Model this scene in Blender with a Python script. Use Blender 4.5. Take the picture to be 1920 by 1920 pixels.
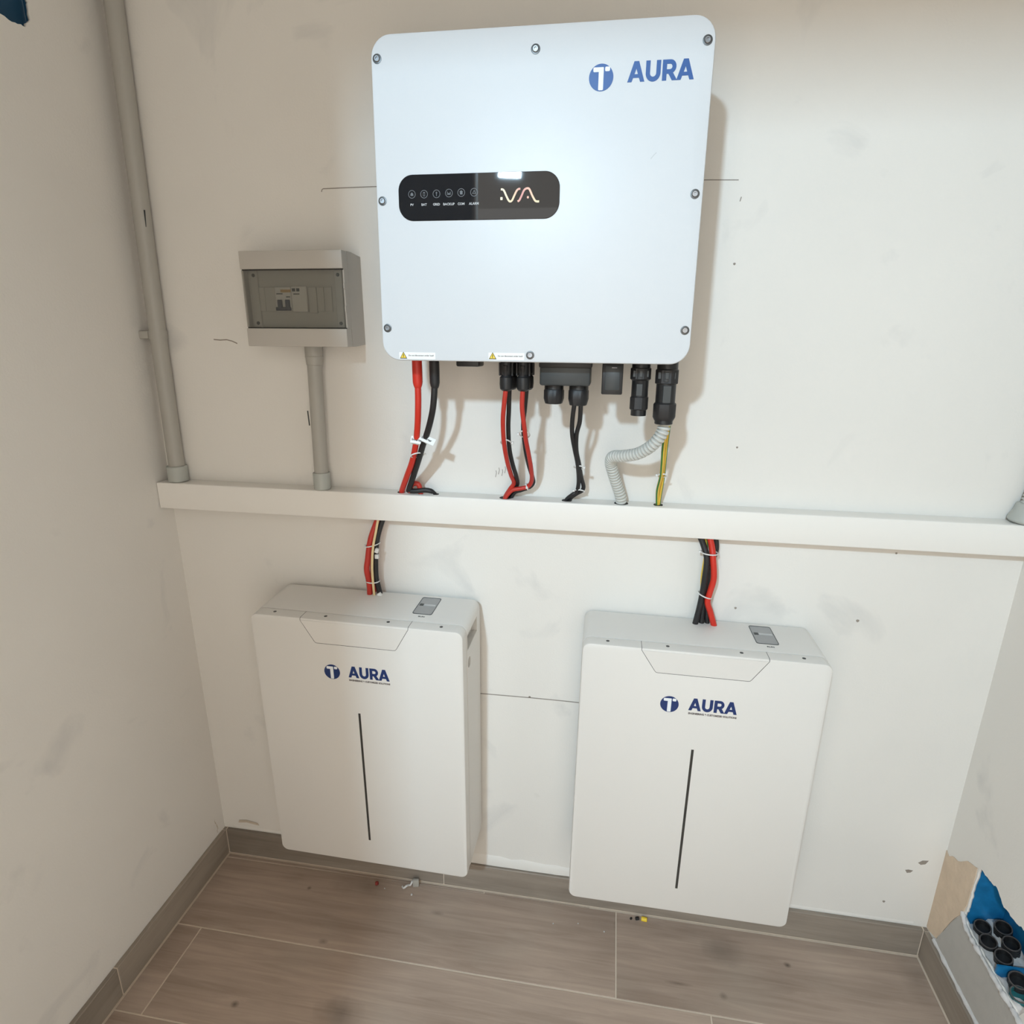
import bpy, bmesh, math, random
from mathutils import Vector, Matrix, Euler

for o in list(bpy.data.objects):
    bpy.data.objects.remove(o, do_unlink=True)
scene = bpy.context.scene
C = scene.collection
R = math.radians

# ------------------------------------------------------------------ camera
cam_data = bpy.data.cameras.new('camera')
cam_data.sensor_fit = 'HORIZONTAL'
cam_data.sensor_width = 36.0
cam_data.lens = 36.0 * 1147.066 / 1920.0
cam_data.clip_start = 0.01
cam = bpy.data.objects.new('camera', cam_data)
C.objects.link(cam)
cam.location = (0.98193, -1.20190, 1.37797)
cam.rotation_euler = (1.278759, -0.005577, 0.163575)
scene.camera = cam

# ------------------------------------------------------------------ world, lamp, exposure
world = bpy.data.worlds.new('world')
scene.world = world
world.use_nodes = True
bg = world.node_tree.nodes['Background']
bg.inputs['Color'].default_value = (1.0, 0.945, 0.855, 1)
bg.inputs['Strength'].default_value = 2.3

LAMP_POS = Vector((0.488, -2.45, 2.275))
ld = bpy.data.lights.new('panel_lamp_light', 'AREA')
ld.shape = 'RECTANGLE'
ld.size, ld.size_y = 0.105, 0.10
ld.energy = 41
ld.color = (0.60, 0.83, 1.0)
lamp_light = bpy.data.objects.new('lamp_light', ld)
C.objects.link(lamp_light)

scene.view_settings.view_transform = 'Standard'
scene.view_settings.look = 'None'
scene.view_settings.exposure = 0.0
scene.view_settings.gamma = 1.0
scene.view_settings.use_curve_mapping = False

# ------------------------------------------------------------------ dimensions (metres)
W = 1.7479          # closet width
FRONT = -1.45       # inside face of the wall that holds the doorway
CEIL = 2.5
JAMB0, JAMB1, LINTEL = 0.50, 1.44, 2.095

# ------------------------------------------------------------------ materials
def lin(c):
    def f(v):
        v /= 255.0
        return v / 12.92 if v <= 0.04045 else ((v + 0.055) / 1.055) ** 2.4
    return tuple(f(v) for v in c) + (1.0,)

def new_mat(name, color, rough=0.5, metal=0.0, spec=0.5, noise=0.0, nscale=30.0, bump=0.0, bscale=200.0, coat=0.0):
    m = bpy.data.materials.new(name)
    m.use_nodes = True
    nt = m.node_tree
    p = nt.nodes['Principled BSDF']
    p.inputs['Base Color'].default_value = color
    p.inputs['Roughness'].default_value = rough
    p.inputs['Metallic'].default_value = metal
    p.inputs['Specular IOR Level'].default_value = spec
    p.inputs['Coat Weight'].default_value = coat
    tc = nt.nodes.new('ShaderNodeTexCoord')
    if noise > 0:
        n = nt.nodes.new('ShaderNodeTexNoise')
        n.inputs['Scale'].default_value = nscale
        n.inputs['Detail'].default_value = 5
        nt.links.new(tc.outputs['Object'], n.inputs['Vector'])
        mix = nt.nodes.new('ShaderNodeMix')
        mix.data_type = 'RGBA'
        mix.inputs[6].default_value = tuple(c * (1 - noise) for c in color[:3]) + (1,)
        mix.inputs[7].default_value = tuple(min(1, c * (1 + noise)) for c in color[:3]) + (1,)
        nt.links.new(n.outputs['Fac'], mix.inputs[0])
        nt.links.new(mix.outputs[2], p.inputs['Base Color'])
    if bump > 0:
        n2 = nt.nodes.new('ShaderNodeTexNoise')
        n2.inputs['Scale'].default_value = bscale
        n2.inputs['Detail'].default_value = 4
        nt.links.new(tc.outputs['Object'], n2.inputs['Vector'])
        b = nt.nodes.new('ShaderNodeBump')
        b.inputs['Strength'].default_value = bump
        b.inputs['Distance'].default_value = 0.002
        nt.links.new(n2.outputs['Fac'], b.inputs['Height'])
        nt.links.new(b.outputs['Normal'], p.inputs['Normal'])
    return m

def wall_material(name, base, smudge):
    """painted plaster: fine roller grain plus faint grey scuffs"""
    m = bpy.data.materials.new(name)
    m.use_nodes = True
    nt = m.node_tree
    p = nt.nodes['Principled BSDF']
    p.inputs['Roughness'].default_value = 0.75
    p.inputs['Specular IOR Level'].default_value = 0.25
    tc = nt.nodes.new('ShaderNodeTexCoord')
    def noise(scale, detail, dist=0.0):
        n = nt.nodes.new('ShaderNodeTexNoise')
        n.inputs['Scale'].default_value = scale
        n.inputs['Detail'].default_value = detail
        n.inputs['Distortion'].default_value = dist
        nt.links.new(tc.outputs['Object'], n.inputs['Vector'])
        return n
    def ramp(src, a, b, c0=(0, 0, 0, 1), c1=(1, 1, 1, 1)):
        r = nt.nodes.new('ShaderNodeValToRGB')
        r.color_ramp.elements[0].position = a
        r.color_ramp.elements[1].position = b
        r.color_ramp.elements[0].color = c0
        r.color_ramp.elements[1].color = c1
        nt.links.new(src, r.inputs['Fac'])
        return r
    def mixc(fac, a, b):
        x = nt.nodes.new('ShaderNodeMix')
        x.data_type = 'RGBA'
        nt.links.new(fac, x.inputs[0])
        if isinstance(a, tuple): x.inputs[6].default_value = a
        else: nt.links.new(a, x.inputs[6])
        if isinstance(b, tuple): x.inputs[7].default_value = b
        else: nt.links.new(b, x.inputs[7])
        return x.outputs[2]
    big = noise(2.2, 3)
    c = mixc(ramp(big.outputs['Fac'], 0.35, 0.7).outputs['Color'], base,
             tuple(v * 0.955 for v in base[:3]) + (1,))
    sm = noise(6.5, 6, 0.6)
    c = mixc(ramp(sm.outputs['Fac'], 0.62, 0.80, (0, 0, 0, 1), (0.55, 0.55, 0.55, 1)).outputs['Color'], c, smudge)
    sp = noise(46, 2)
    c = mixc(ramp(sp.outputs['Fac'], 0.80, 0.84, (0, 0, 0, 1), (0.5, 0.5, 0.5, 1)).outputs['Color'], c, smudge)
    nt.links.new(c, p.inputs['Base Color'])
    fine = noise(260, 3)
    med = noise(9, 3)
    add = nt.nodes.new('ShaderNodeMath')
    add.operation = 'MULTIPLY_ADD'
    add.inputs[1].default_value = 6.0
    nt.links.new(med.outputs['Fac'], add.inputs[0])
    nt.links.new(fine.outputs['Fac'], add.inputs[2])
    b = nt.nodes.new('ShaderNodeBump')
    b.inputs['Strength'].default_value = 0.22
    b.inputs['Distance'].default_value = 0.0012
    nt.links.new(add.outputs[0], b.inputs['Height'])
    nt.links.new(b.outputs['Normal'], p.inputs['Normal'])
    return m

def wood_material(name, light, dark, axis, knots=()):
    """wood-look porcelain: grain along one axis, knots, change from piece to piece"""
    m = bpy.data.materials.new(name)
    m.use_nodes = True
    nt = m.node_tree
    p = nt.nodes['Principled BSDF']
    p.inputs['Roughness'].default_value = 0.52
    p.inputs['Specular IOR Level'].default_value = 0.35
    tc = nt.nodes.new('ShaderNodeTexCoord')
    oi = nt.nodes.new('ShaderNodeObjectInfo')
    off = nt.nodes.new('ShaderNodeVectorMath')
    off.operation = 'MULTIPLY_ADD'
    off.inputs[1].default_value = (1, 1, 1)
    sc = nt.nodes.new('ShaderNodeVectorMath')
    sc.operation = 'SCALE'
    sc.inputs[0].default_value = (3.1, 1.7, 0.0)
    nt.links.new(oi.outputs['Random'], sc.inputs['Scale'])
    nt.links.new(tc.outputs['Object'], off.inputs[0])
    nt.links.new(sc.outputs[0], off.inputs[2])
    mp = nt.nodes.new('ShaderNodeMapping')
    s = {'x': (4.0, 60, 60), 'y': (60, 4.0, 60)}[axis]
    mp.inputs['Scale'].default_value = s
    nt.links.new(off.outputs[0], mp.inputs['Vector'])
    g = nt.nodes.new('ShaderNodeTexNoise')
    g.inputs['Scale'].default_value = 1.0
    g.inputs['Detail'].default_value = 7
    g.inputs['Roughness'].default_value = 0.62
    g.inputs['Distortion'].default_value = 0.9
    nt.links.new(mp.outputs[0], g.inputs['Vector'])
    mp2 = nt.nodes.new('ShaderNodeMapping')
    mp2.inputs['Scale'].default_value = tuple(v * q for v, q in zip({'x': (2.0, 7, 7), 'y': (7, 2.0, 7)}[axis], (1, 1, 1)))
    nt.links.new(off.outputs[0], mp2.inputs['Vector'])
    g2 = nt.nodes.new('ShaderNodeTexNoise')
    g2.inputs['Scale'].default_value = 1.0
    g2.inputs['Detail'].default_value = 3
    nt.links.new(mp2.outputs[0], g2.inputs['Vector'])
    av = nt.nodes.new('ShaderNodeMath')
    av.operation = 'MULTIPLY_ADD'
    av.inputs[1].default_value = 0.45
    mul = nt.nodes.new('ShaderNodeMath')
    mul.operation = 'MULTIPLY'
    mul.inputs[1].default_value = 0.55
    nt.links.new(g2.outputs['Fac'], mul.inputs[0])
    nt.links.new(g.outputs['Fac'], av.inputs[0])
    nt.links.new(mul.outputs[0], av.inputs[2])
    r = nt.nodes.new('ShaderNodeValToRGB')
    r.color_ramp.elements[0].position = 0.30
    r.color_ramp.elements[1].position = 0.66
    r.color_ramp.elements[0].color = dark
    r.color_ramp.elements[1].color = light
    nt.links.new(av.outputs[0], r.inputs['Fac'])
    # knots
    v = nt.nodes.new('ShaderNodeTexVoronoi')
    v.inputs['Scale'].default_value = 3.4
    nt.links.new(off.outputs[0], v.inputs['Vector'])
    kr = nt.nodes.new('ShaderNodeValToRGB')
    kr.color_ramp.elements[0].position = 0.012
    kr.color_ramp.elements[1].position = 0.075
    kr.color_ramp.elements[0].color = (0.28, 0.26, 0.24, 1)
    kr.color_ramp.elements[1].color = (1, 1, 1, 1)
    nt.links.new(v.outputs['Distance'], kr.inputs['Fac'])
    mx = nt.nodes.new('ShaderNodeMix')
    mx.data_type = 'RGBA'
    mx.blend_type = 'MULTIPLY'
    mx.inputs[0].default_value = 0.8
    nt.links.new(r.outputs['Color'], mx.inputs[6])
    nt.links.new(kr.outputs['Color'], mx.inputs[7])
    # knots and dark stains where these tiles have them: (x, y, half length, half width, darkest factor)
    last = mx.outputs[2]
    if knots:
        geo = nt.nodes.new('ShaderNodeNewGeometry')
        for kx, ky, ka, kb, kd in knots:
            sub = nt.nodes.new('ShaderNodeVectorMath'); sub.operation = 'SUBTRACT'
            sub.inputs[1].default_value = (kx, ky, 0)
            nt.links.new(geo.outputs['Position'], sub.inputs[0])
            wob = nt.nodes.new('ShaderNodeTexNoise')
            wob.inputs['Scale'].default_value = 45 if ka < 0.02 else 22
            wob.inputs['Detail'].default_value = 4
            nt.links.new(geo.outputs['Position'], wob.inputs['Vector'])
            dv = nt.nodes.new('ShaderNodeVectorMath'); dv.operation = 'DIVIDE'
            dv.inputs[1].default_value = (ka, kb, 1)
            nt.links.new(sub.outputs[0], dv.inputs[0])
            ln = nt.nodes.new('ShaderNodeVectorMath'); ln.operation = 'LENGTH'
            nt.links.new(dv.outputs[0], ln.inputs[0])
            ad = nt.nodes.new('ShaderNodeMath'); ad.operation = 'MULTIPLY_ADD'
            ad.inputs[1].default_value = 0.9
            nt.links.new(wob.outputs['Fac'], ad.inputs[0])
            nt.links.new(ln.outputs['Value'], ad.inputs[2])
            kr2 = nt.nodes.new('ShaderNodeMapRange')
            kr2.inputs['From Min'].default_value = 0.45
            kr2.inputs['From Max'].default_value = 1.45
            kr2.inputs['To Min'].default_value = kd
            kr2.inputs['To Max'].default_value = 1.0
            nt.links.new(ad.outputs[0], kr2.inputs['Value'])
            mk = nt.nodes.new('ShaderNodeMix'); mk.data_type = 'RGBA'; mk.blend_type = 'MULTIPLY'
            mk.inputs[0].default_value = 1.0
            nt.links.new(last, mk.inputs[6])
            nt.links.new(kr2.outputs[0], mk.inputs[7])
            last = mk.outputs[2]
    # pale cement dust in faint patches
    d = nt.nodes.new('ShaderNodeTexNoise')
    d.inputs['Scale'].default_value = 5.0
    d.inputs['Detail'].default_value = 6
    nt.links.new(off.outputs[0], d.inputs['Vector'])
    dr = nt.nodes.new('ShaderNodeValToRGB')
    dr.color_ramp.elements[0].position = 0.52
    dr.color_ramp.elements[1].position = 0.85
    dr.color_ramp.elements[1].color = (0.45, 0.45, 0.45, 1)
    nt.links.new(d.outputs['Fac'], dr.inputs['Fac'])
    mx2 = nt.nodes.new('ShaderNodeMix')
    mx2.data_type = 'RGBA'
    mx2.inputs[7].default_value = lin((176, 164, 150))
    nt.links.new(dr.outputs['Color'], mx2.inputs[0])
    nt.links.new(last, mx2.inputs[6])
    nt.links.new(mx2.outputs[2], p.inputs['Base Color'])
    b = nt.nodes.new('ShaderNodeBump')
    b.inputs['Strength'].default_value = 0.12
    b.inputs['Distance'].default_value = 0.001
    nt.links.new(g.outputs['Fac'], b.inputs['Height'])
    nt.links.new(b.outputs['Normal'], p.inputs['Normal'])
    return m

M = {}
M['wall'] = wall_material('wall_paint', (0.81, 0.775, 0.725, 1), (0.52, 0.51, 0.50, 1))
M['ceiling'] = new_mat('ceiling_paint', (0.78, 0.76, 0.73, 1), 0.9, noise=0.02)
M['plank'] = wood_material('wood_look_tile', lin((190, 169, 153)), lin((142, 123, 109)), 'x', [(1.4363, -0.0822, 0.009, 0.007, 0.30), (1.2834, -0.1759, 0.010, 0.009, 0.40), (1.2984, -0.0706, 0.055, 0.040, 0.62), (1.19, -0.165, 0.030, 0.005, 0.6), (0.2772, -0.0768, 0.007, 0.006, 0.4), (0.3769, -0.2044, 0.014, 0.007, 0.5), (0.2551, -0.3662, 0.010, 0.008, 0.4), (0.4857, -0.3455, 0.060, 0.035, 0.55), (0.42, -0.05, 0.10, 0.03, 0.75), (1.71, -0.07, 0.04, 0.05, 0.75), (0.62, -0.09, 0.020, 0.006, 0.6)])
M['bb_x'] = wood_material('skirting_tile_x', lin((160, 148, 135)), lin((120, 110, 100)), 'x')
M['bb_y'] = wood_material('skirting_tile_y', lin((160, 148, 135)), lin((120, 110, 100)), 'y')
M['grout'] = new_mat('grout', lin((216, 200, 182)), 0.95, noise=0.10, nscale=60)
M['inverter'] = new_mat('inverter_powder_coat', (0.68, 0.70, 0.725, 1), 0.42, spec=0.5, noise=0.01, nscale=400, bump=0.05, bscale=900)
M['inverter_body'] = new_mat('inverter_casting', (0.42, 0.43, 0.44, 1), 0.5, metal=0.3, noise=0.05)
M['battery'] = new_mat('battery_powder_coat', (0.745, 0.715, 0.675, 1), 0.38, noise=0.01, nscale=300, bump=0.06, bscale=700)
M['black'] = new_mat('black_plastic', (0.012, 0.012, 0.013, 1), 0.42, noise=0.1)
M['black_soft'] = new_mat('black_rubber', (0.014, 0.013, 0.014, 1), 0.5, noise=0.1)
M['charcoal'] = new_mat('charcoal_plastic', (0.035, 0.04, 0.042, 1), 0.4, noise=0.05)
M['glass_black'] = new_mat('display_glass', (0.010, 0.0115, 0.015, 1), 0.02, spec=0.5, noise=0.02)
M['blue'] = new_mat('logo_blue', lin((38, 84, 150)), 0.4, noise=0.03)
M['navy'] = new_mat('logo_navy', lin((26, 50, 104)), 0.4, noise=0.03)
M['white_print'] = new_mat('white_print', (0.82, 0.84, 0.86, 1), 0.5, noise=0.01)
M['white_nylon'] = new_mat('white_nylon', (0.75, 0.74, 0.72, 1), 0.4, noise=0.02)
M['grey_print'] = new_mat('grey_print', lin((105, 96, 92)), 0.6, noise=0.02)
M['icon'] = new_mat('icon_grey', lin((92, 92, 94)), 0.5, noise=0.02)
M['text_white'] = new_mat('display_text', lin((190, 190, 190)), 0.5, noise=0.02)
M['label'] = new_mat('label_paper', (0.87, 0.88, 0.87, 1), 0.5, noise=0.01)
M['yellow'] = new_mat('warning_yellow', lin((240, 205, 60)), 0.5, noise=0.02)
M['steel'] = new_mat('screw_steel', (0.30, 0.30, 0.31, 1), 0.35, metal=1.0, noise=0.1)
M['dark_steel'] = new_mat('dark_screw', (0.10, 0.10, 0.10, 1), 0.4, metal=0.7, noise=0.1)
M['red'] = new_mat('red_insulation', lin((205, 46, 30)), 0.42, noise=0.05)
M['red_dark'] = new_mat('red_insulation_dull', lin((186, 48, 36)), 0.45, noise=0.05)
M['green'] = new_mat('green_insulation', lin((58, 120, 60)), 0.45, noise=0.05)
M['wire_yellow'] = new_mat('yellow_insulation', lin((228, 190, 70)), 0.45, noise=0.05)
M['cream_wire'] = new_mat('cream_insulation', lin((226, 200, 150)), 0.45, noise=0.05)
M['conduit'] = new_mat('grey_conduit', lin((172, 168, 160)), 0.45, noise=0.03)
M['coupling'] = new_mat('grey_coupling', lin((176, 178, 172)), 0.4, noise=0.03)
M['flex'] = new_mat('flexible_conduit', lin((200, 200, 194)), 0.45, noise=0.03)
M['trunk'] = new_mat('trunking_pvc', (0.85, 0.815, 0.765, 1), 0.4, noise=0.01)
M['enclosure'] = new_mat('enclosure_plastic', lin((186, 180, 172)), 0.45, noise=0.015)
M['enclosure_in'] = new_mat('enclosure_inner', lin((196, 192, 184)), 0.5, noise=0.02)
M['gap'] = new_mat('shadow_gap', (0.03, 0.028, 0.026, 1), 0.8, noise=0.1)
M['slit'] = new_mat('light_bar_lens', (0.045, 0.042, 0.038, 1), 0.25, noise=0.05)
M['breaker'] = new_mat('breaker_white', lin((222, 218, 210)), 0.45, noise=0.02)
M['toggle'] = new_mat('breaker_toggle', lin((36, 42, 66)), 0.4, noise=0.05)
M['orange'] = new_mat('breaker_print', lin((190, 150, 90)), 0.5, noise=0.05)
M['box_blue'] = new_mat('blue_box_plastic', lin((24, 108, 158)), 0.35, noise=0.45, nscale=60)
M['box_navy'] = new_mat('blue_box_plastic_dull', lin((38, 82, 112)), 0.45, noise=0.15, nscale=30)
M['plaster'] = new_mat('beige_plaster', lin((216, 194, 170)), 0.95, noise=0.16, nscale=28, bump=1.0, bscale=90)
M['cement'] = new_mat('grey_cement', lin((182, 178, 172)), 0.95, noise=0.06, nscale=50, bump=0.4, bscale=140)
M['mortar'] = new_mat('white_mortar', lin((205, 202, 200)), 0.95, noise=0.1, nscale=60, bump=0.8, bscale=110)
M['teal'] = new_mat('teal_conduit', lin((30, 96, 100)), 0.45, noise=0.1)
M['tube_rim'] = new_mat('conduit_rim', (0.075, 0.068, 0.066, 1), 0.4, noise=0.1)
M['pencil'] = new_mat('pencil_mark', lin((150, 142, 134)), 0.9, noise=0.2, nscale=200)
M['scratch'] = new_mat('light_scratch', lin((196, 200, 203)), 0.6, noise=0.05)
M['scar'] = new_mat('plaster_scar', lin((205, 190, 172)), 0.95, noise=0.1, nscale=60)
M['chip'] = new_mat('chipped_plaster', lin((150, 140, 130)), 0.95, noise=0.2, nscale=200)
M['hatch'] = new_mat('window_frosted', (0.34, 0.34, 0.34, 1), 0.12, spec=0.6, noise=0.05)
M['hatch_in'] = new_mat('window_inner', (0.55, 0.55, 0.55, 1), 0.4, noise=0.05)
M['debris_red'] = new_mat('red_scrap', lin((140, 46, 40)), 0.5, noise=0.1)
M['emit'] = new_mat('lamp_diffuser', (0.9, 0.9, 0.9, 1), 0.4, noise=0.01)

# smoked door of the breaker box: part see-through
m = bpy.data.materials.new('smoked_door')
m.use_nodes = True
nt = m.node_tree
pr = nt.nodes['Principled BSDF']
pr.inputs['Base Color'].default_value = (0.20, 0.198, 0.19, 1)
pr.inputs['Roughness'].default_value = 0.35
tr = nt.nodes.new('ShaderNodeBsdfTransparent')
tr.inputs['Color'].default_value = (0.91, 0.905, 0.885, 1)
mx = nt.nodes.new('ShaderNodeMixShader')
mx.inputs[0].default_value = 0.22
nt.links.new(tr.outputs[0], mx.inputs[1])
nt.links.new(pr.outputs[0], mx.inputs[2])
nt.links.new(mx.outputs[0], nt.nodes['Material Output'].inputs['Surface'])
M['smoked'] = m

# cream-to-pink print of the wave mark on the display
m = new_mat('wave_print', (1, 1, 1, 1), 0.4)
nt = m.node_tree
tcn = nt.nodes['Texture Coordinate'] if 'Texture Coordinate' in nt.nodes else nt.nodes.new('ShaderNodeTexCoord')
sx = nt.nodes.new('ShaderNodeSeparateXYZ')
mr = nt.nodes.new('ShaderNodeMapRange')
mr.inputs['From Min'].default_value = -0.05
mr.inputs['From Max'].default_value = 0.01
cr = nt.nodes.new('ShaderNodeValToRGB')
cr.color_ramp.elements[0].color = lin((246, 232, 190))
cr.color_ramp.elements[1].color = lin((246, 226, 170))
e = cr.color_ramp.elements.new(0.33); e.color = lin((240, 196, 150))
e = cr.color_ramp.elements.new(0.52); e.color = lin((206, 120, 110))
e = cr.color_ramp.elements.new(0.75); e.color = lin((240, 176, 140))
nt.links.new(tcn.outputs['Object'], sx.inputs[0])
nt.links.new(sx.outputs[0], mr.inputs[0])
nt.links.new(mr.outputs[0], cr.inputs['Fac'])
nt.links.new(cr.outputs['Color'], nt.nodes['Principled BSDF'].inputs['Base Color'])
M['wave'] = m

# ------------------------------------------------------------------ mesh helpers
def link_mesh(name, me, mat, parent=None, smooth=None):
    if isinstance(mat, (list, tuple)):
        for q in mat: me.materials.append(M[q])
    else:
        me.materials.append(M[mat])
    if smooth is not None:
        for p in me.polygons: p.use_smooth = True
        me.set_sharp_from_angle(angle=R(smooth))
    o = bpy.data.objects.new(name, me)
    C.objects.link(o)
    if parent is not None: o.parent = parent
    return o

def obj(name, bm, mat, parent=None, smooth=35):
    bmesh.ops.recalc_face_normals(bm, faces=bm.faces)
    me = bpy.data.meshes.new(name)
    bm.to_mesh(me)
    bm.free()
    return link_mesh(name, me, mat, parent, smooth)

def NB(): return bmesh.new()

def add_box(bm, x0, x1, y0, y1, z0, z1, bev=0.0, seg=2):
    vs = [bm.verts.new((x, y, z)) for x in (x0, x1) for y in (y0, y1) for z in (z0, z1)]
    idx = [(0, 1, 3, 2), (4, 6, 7, 5), (0, 4, 5, 1), (2, 3, 7, 6), (0, 2, 6, 4), (1, 5, 7, 3)]
    fs = [bm.faces.new([vs[i] for i in f]) for f in idx]
    if bev > 0:
        es = list({e for f in fs for e in f.edges})
        bmesh.ops.bevel(bm, geom=es, offset=bev, segments=seg, profile=0.5, affect='EDGES')

def box(name, mat, parent, x0, x1, y0, y1, z0, z1, bev=0.0, seg=2):
    bm = NB()
    add_box(bm, x0, x1, y0, y1, z0, z1, bev, seg)
    return obj(name, bm, mat, parent)

def rrect(cx, cz, w, h, r, n=6):
    pts = []
    r = max(min(r, w / 2 - 1e-5, h / 2 - 1e-5), 1e-5)
    for qx, qz, a0 in ((1, 1, 0), (-1, 1, 90), (-1, -1, 180), (1, -1, 270)):
        ox, oz = cx + qx * (w / 2 - r), cz + qz * (h / 2 - r)
        for k in range(n + 1):
            a = R(a0 + 90 * k / n)
            pts.append((ox + r * math.cos(a), oz + r * math.sin(a)))
    return pts

def add_rings(bm, rings, cap0=True, cap1=True):
    vr = [[bm.verts.new(p) for p in ring] for ring in rings]
    n = len(vr[0])
    for a, b in zip(vr, vr[1:]):
        for i in range(n):
            bm.faces.new((a[i], a[(i + 1) % n], b[(i + 1) % n], b[i]))
    if cap0: bm.faces.new(list(reversed(vr[0])))
    if cap1: bm.faces.new(vr[-1])
    return vr

def add_rprism(bm, cx, cz, w, h, r, steps, n=6):
    """rounded rectangle swept along Y; steps = [(inset, y), ...]"""
    rings = []
    for ins, y in steps:
        rings.append([(x, y, z) for x, z in rrect(cx, cz, w - 2 * ins, h - 2 * ins, r - ins, n)])
    return add_rings(bm, rings)

def frame_for(d):
    d = d.normalized()
    up = Vector((0, 0, 1)) if abs(d.z) < 0.9 else Vector((0, 1, 0))
    a = d.cross(up).normalized()
    return a, d.cross(a).normalized()

def spline(pts, per=8):
    P = [Vector(p) for p in pts]
    if len(P) < 3:
        return [P[0].lerp(P[-1], k / per) for k in range(per + 1)]
    Q = [P[0] * 2 - P[1]] + P + [P[-1] * 2 - P[-2]]
    out = []
    for i in range(1, len(Q) - 2):
        a, b, c, d = Q[i - 1], Q[i], Q[i + 1], Q[i + 2]
        for k in range(per):
            t = k / per
            out.append(0.5 * ((2 * b) + (c - a) * t + (2 * a - 5 * b + 4 * c - d) * t * t + (3 * b - 3 * c + d - a) * t ** 3))
    out.append(P[-1])
    return out

def add_sweep(bm, pts, rad, n=14, sectors=None):
    """tube along points; rad = number or list; sectors = {angular index: material slot}"""
    if not isinstance(rad, (list, tuple)): rad = [rad] * len(pts)
    d0 = pts[1] - pts[0]
    a, b = frame_for(d0)
    prev = d0.normalized()
    rings = []
    for i, p in enumerate(pts):
        d = (pts[min(i + 1, len(pts) - 1)] - pts[max(i - 1, 0)])
        if d.length < 1e-9: d = prev
        d = d.normalized()
        q = prev.rotation_difference(d)
        a = (q @ a).normalized(); b = (q @ b).normalized()
        prev = d
        rings.append([p + rad[i] * (math.cos(2 * math.pi * k / n) * a + math.sin(2 * math.pi * k / n) * b) for k in range(n)])
    vr = [[bm.verts.new(p) for p in r] for r in rings]
    for u, v in zip(vr, vr[1:]):
        for i in range(n):
            f = bm.faces.new((u[i], u[(i + 1) % n], v[(i + 1) % n], v[i]))
            if sectors: f.material_index = sectors.get(i, 0)
    bm.faces.new(list(reversed(vr[0])))
    bm.faces.new(vr[-1])

def cable(name, pts, r, mat, parent=None, n=14, per=8, sectors=None):
    bm = NB()
    add_sweep(bm, spline(pts, per), r, n, sectors)
    return obj(name, bm, mat, parent, 50)

def add_lathe(bm, prof, org, axis=(0, 0, -1), n=24, flat=0):
    """prof = [(radius, distance along axis)]; flat>0: every flat-th angular step is pulled in (grip ribs)"""
    ax = Vector(axis).normalized()
    a, b = frame_for(ax)
    org = Vector(org)
    rings = []
    for r, t in prof:
        ring = []
        for k in range(n):
            rr = r
            if flat and (k // 2) % flat == 0: rr = r * 0.90
            ring.append(org + ax * t + rr * (math.cos(2 * math.pi * k / n) * a + math.sin(2 * math.pi * k / n) * b))
        rings.append(ring)
    add_rings(bm, rings)

def lathe(name, mat, parent, prof, org, axis=(0, 0, -1), n=24, flat=0, smooth=35):
    bm = NB()
    add_lathe(bm, prof, org, axis, n, flat)
    return obj(name, bm, mat, parent, smooth)

def fill_mesh(name, loops, th, mapf):
    """outline with holes -> solid sheet; mapf(u, v, w) with w in 0..th"""
    cu = bpy.data.curves.new(name, 'CURVE')
    cu.dimensions = '2D'
    cu.fill_mode = 'BOTH'
    cu.extrude = th / 2
    for lp in loops:
        s = cu.splines.new('POLY')
        s.points.add(len(lp) - 1)
        for q, (x, y) in zip(s.points, lp): q.co = (x, y, 0, 1)
        s.use_cyclic_u = True
    t = bpy.data.objects.new('tmp', cu)
    me = bpy.data.meshes.new_from_object(t)
    bpy.data.objects.remove(t)
    bpy.data.curves.remove(cu)
    for v in me.vertices:
        v.co = mapf(v.co.x, v.co.y, v.co.z + th / 2)
    bm = NB()
    bm.from_mesh(me)
    bmesh.ops.remove_doubles(bm, verts=bm.verts, dist=1e-6)
    bmesh.ops.recalc_face_normals(bm, faces=bm.faces)
    bm.to_mesh(me)
    bm.free()
    me.name = name
    return me

def print_flat(name, mat, parent, loops, y, th=0.0005):
    """thin print on a face that looks towards -Y; loops in (x, z)"""
    me = fill_mesh(name, loops, th, lambda u, v, w: (u, y - w, v))
    return link_mesh(name, me, mat, parent)

def text_mesh(name, mat, parent, s, x, z, size, y, th=0.0004, align='CENTER', width=None, slope=0.0, bold=0.0, top=False):
    cu = bpy.data.curves.new(name, 'FONT')
    cu.body = s
    cu.size = size
    cu.extrude = th / 2
    cu.align_x = align
    cu.align_y = 'CENTER'
    cu.resolution_u = 2
    cu.offset = bold
    t = bpy.data.objects.new('tmp', cu)
    me = bpy.data.meshes.new_from_object(t)
    bpy.data.objects.remove(t)
    bpy.data.curves.remove(cu)
    xs = [v.co.x for v in me.vertices]
    k = 1.0
    if width and xs: k = width / (max(xs) - min(xs))
    for v in me.vertices:
        u, w = v.co.x * k, v.co.y
        if top: v.co = (x + u, y + w, z + v.co.z + th / 2)
        else: v.co = (x + u, y - v.co.z - th / 2, z + w + u * slope)
    me.name = name
    return link_mesh(name, me, mat, parent)

def empty(name, loc=(0, 0, 0), rot=(0, 0, 0)):
    o = bpy.data.objects.new(name, None)
    C.objects.link(o)
    o.location = loc
    o.rotation_euler = rot
    o.empty_display_size = 0.05
    return o

def tag(o, label, cat, group=None):
    o['label'] = label
    o['category'] = cat
    if group: o['group'] = group
    return o

def struct(o, label=None):
    o['kind'] = 'structure'
    if label: o['label'] = label
    return o

rnd = random.Random(7)

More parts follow.
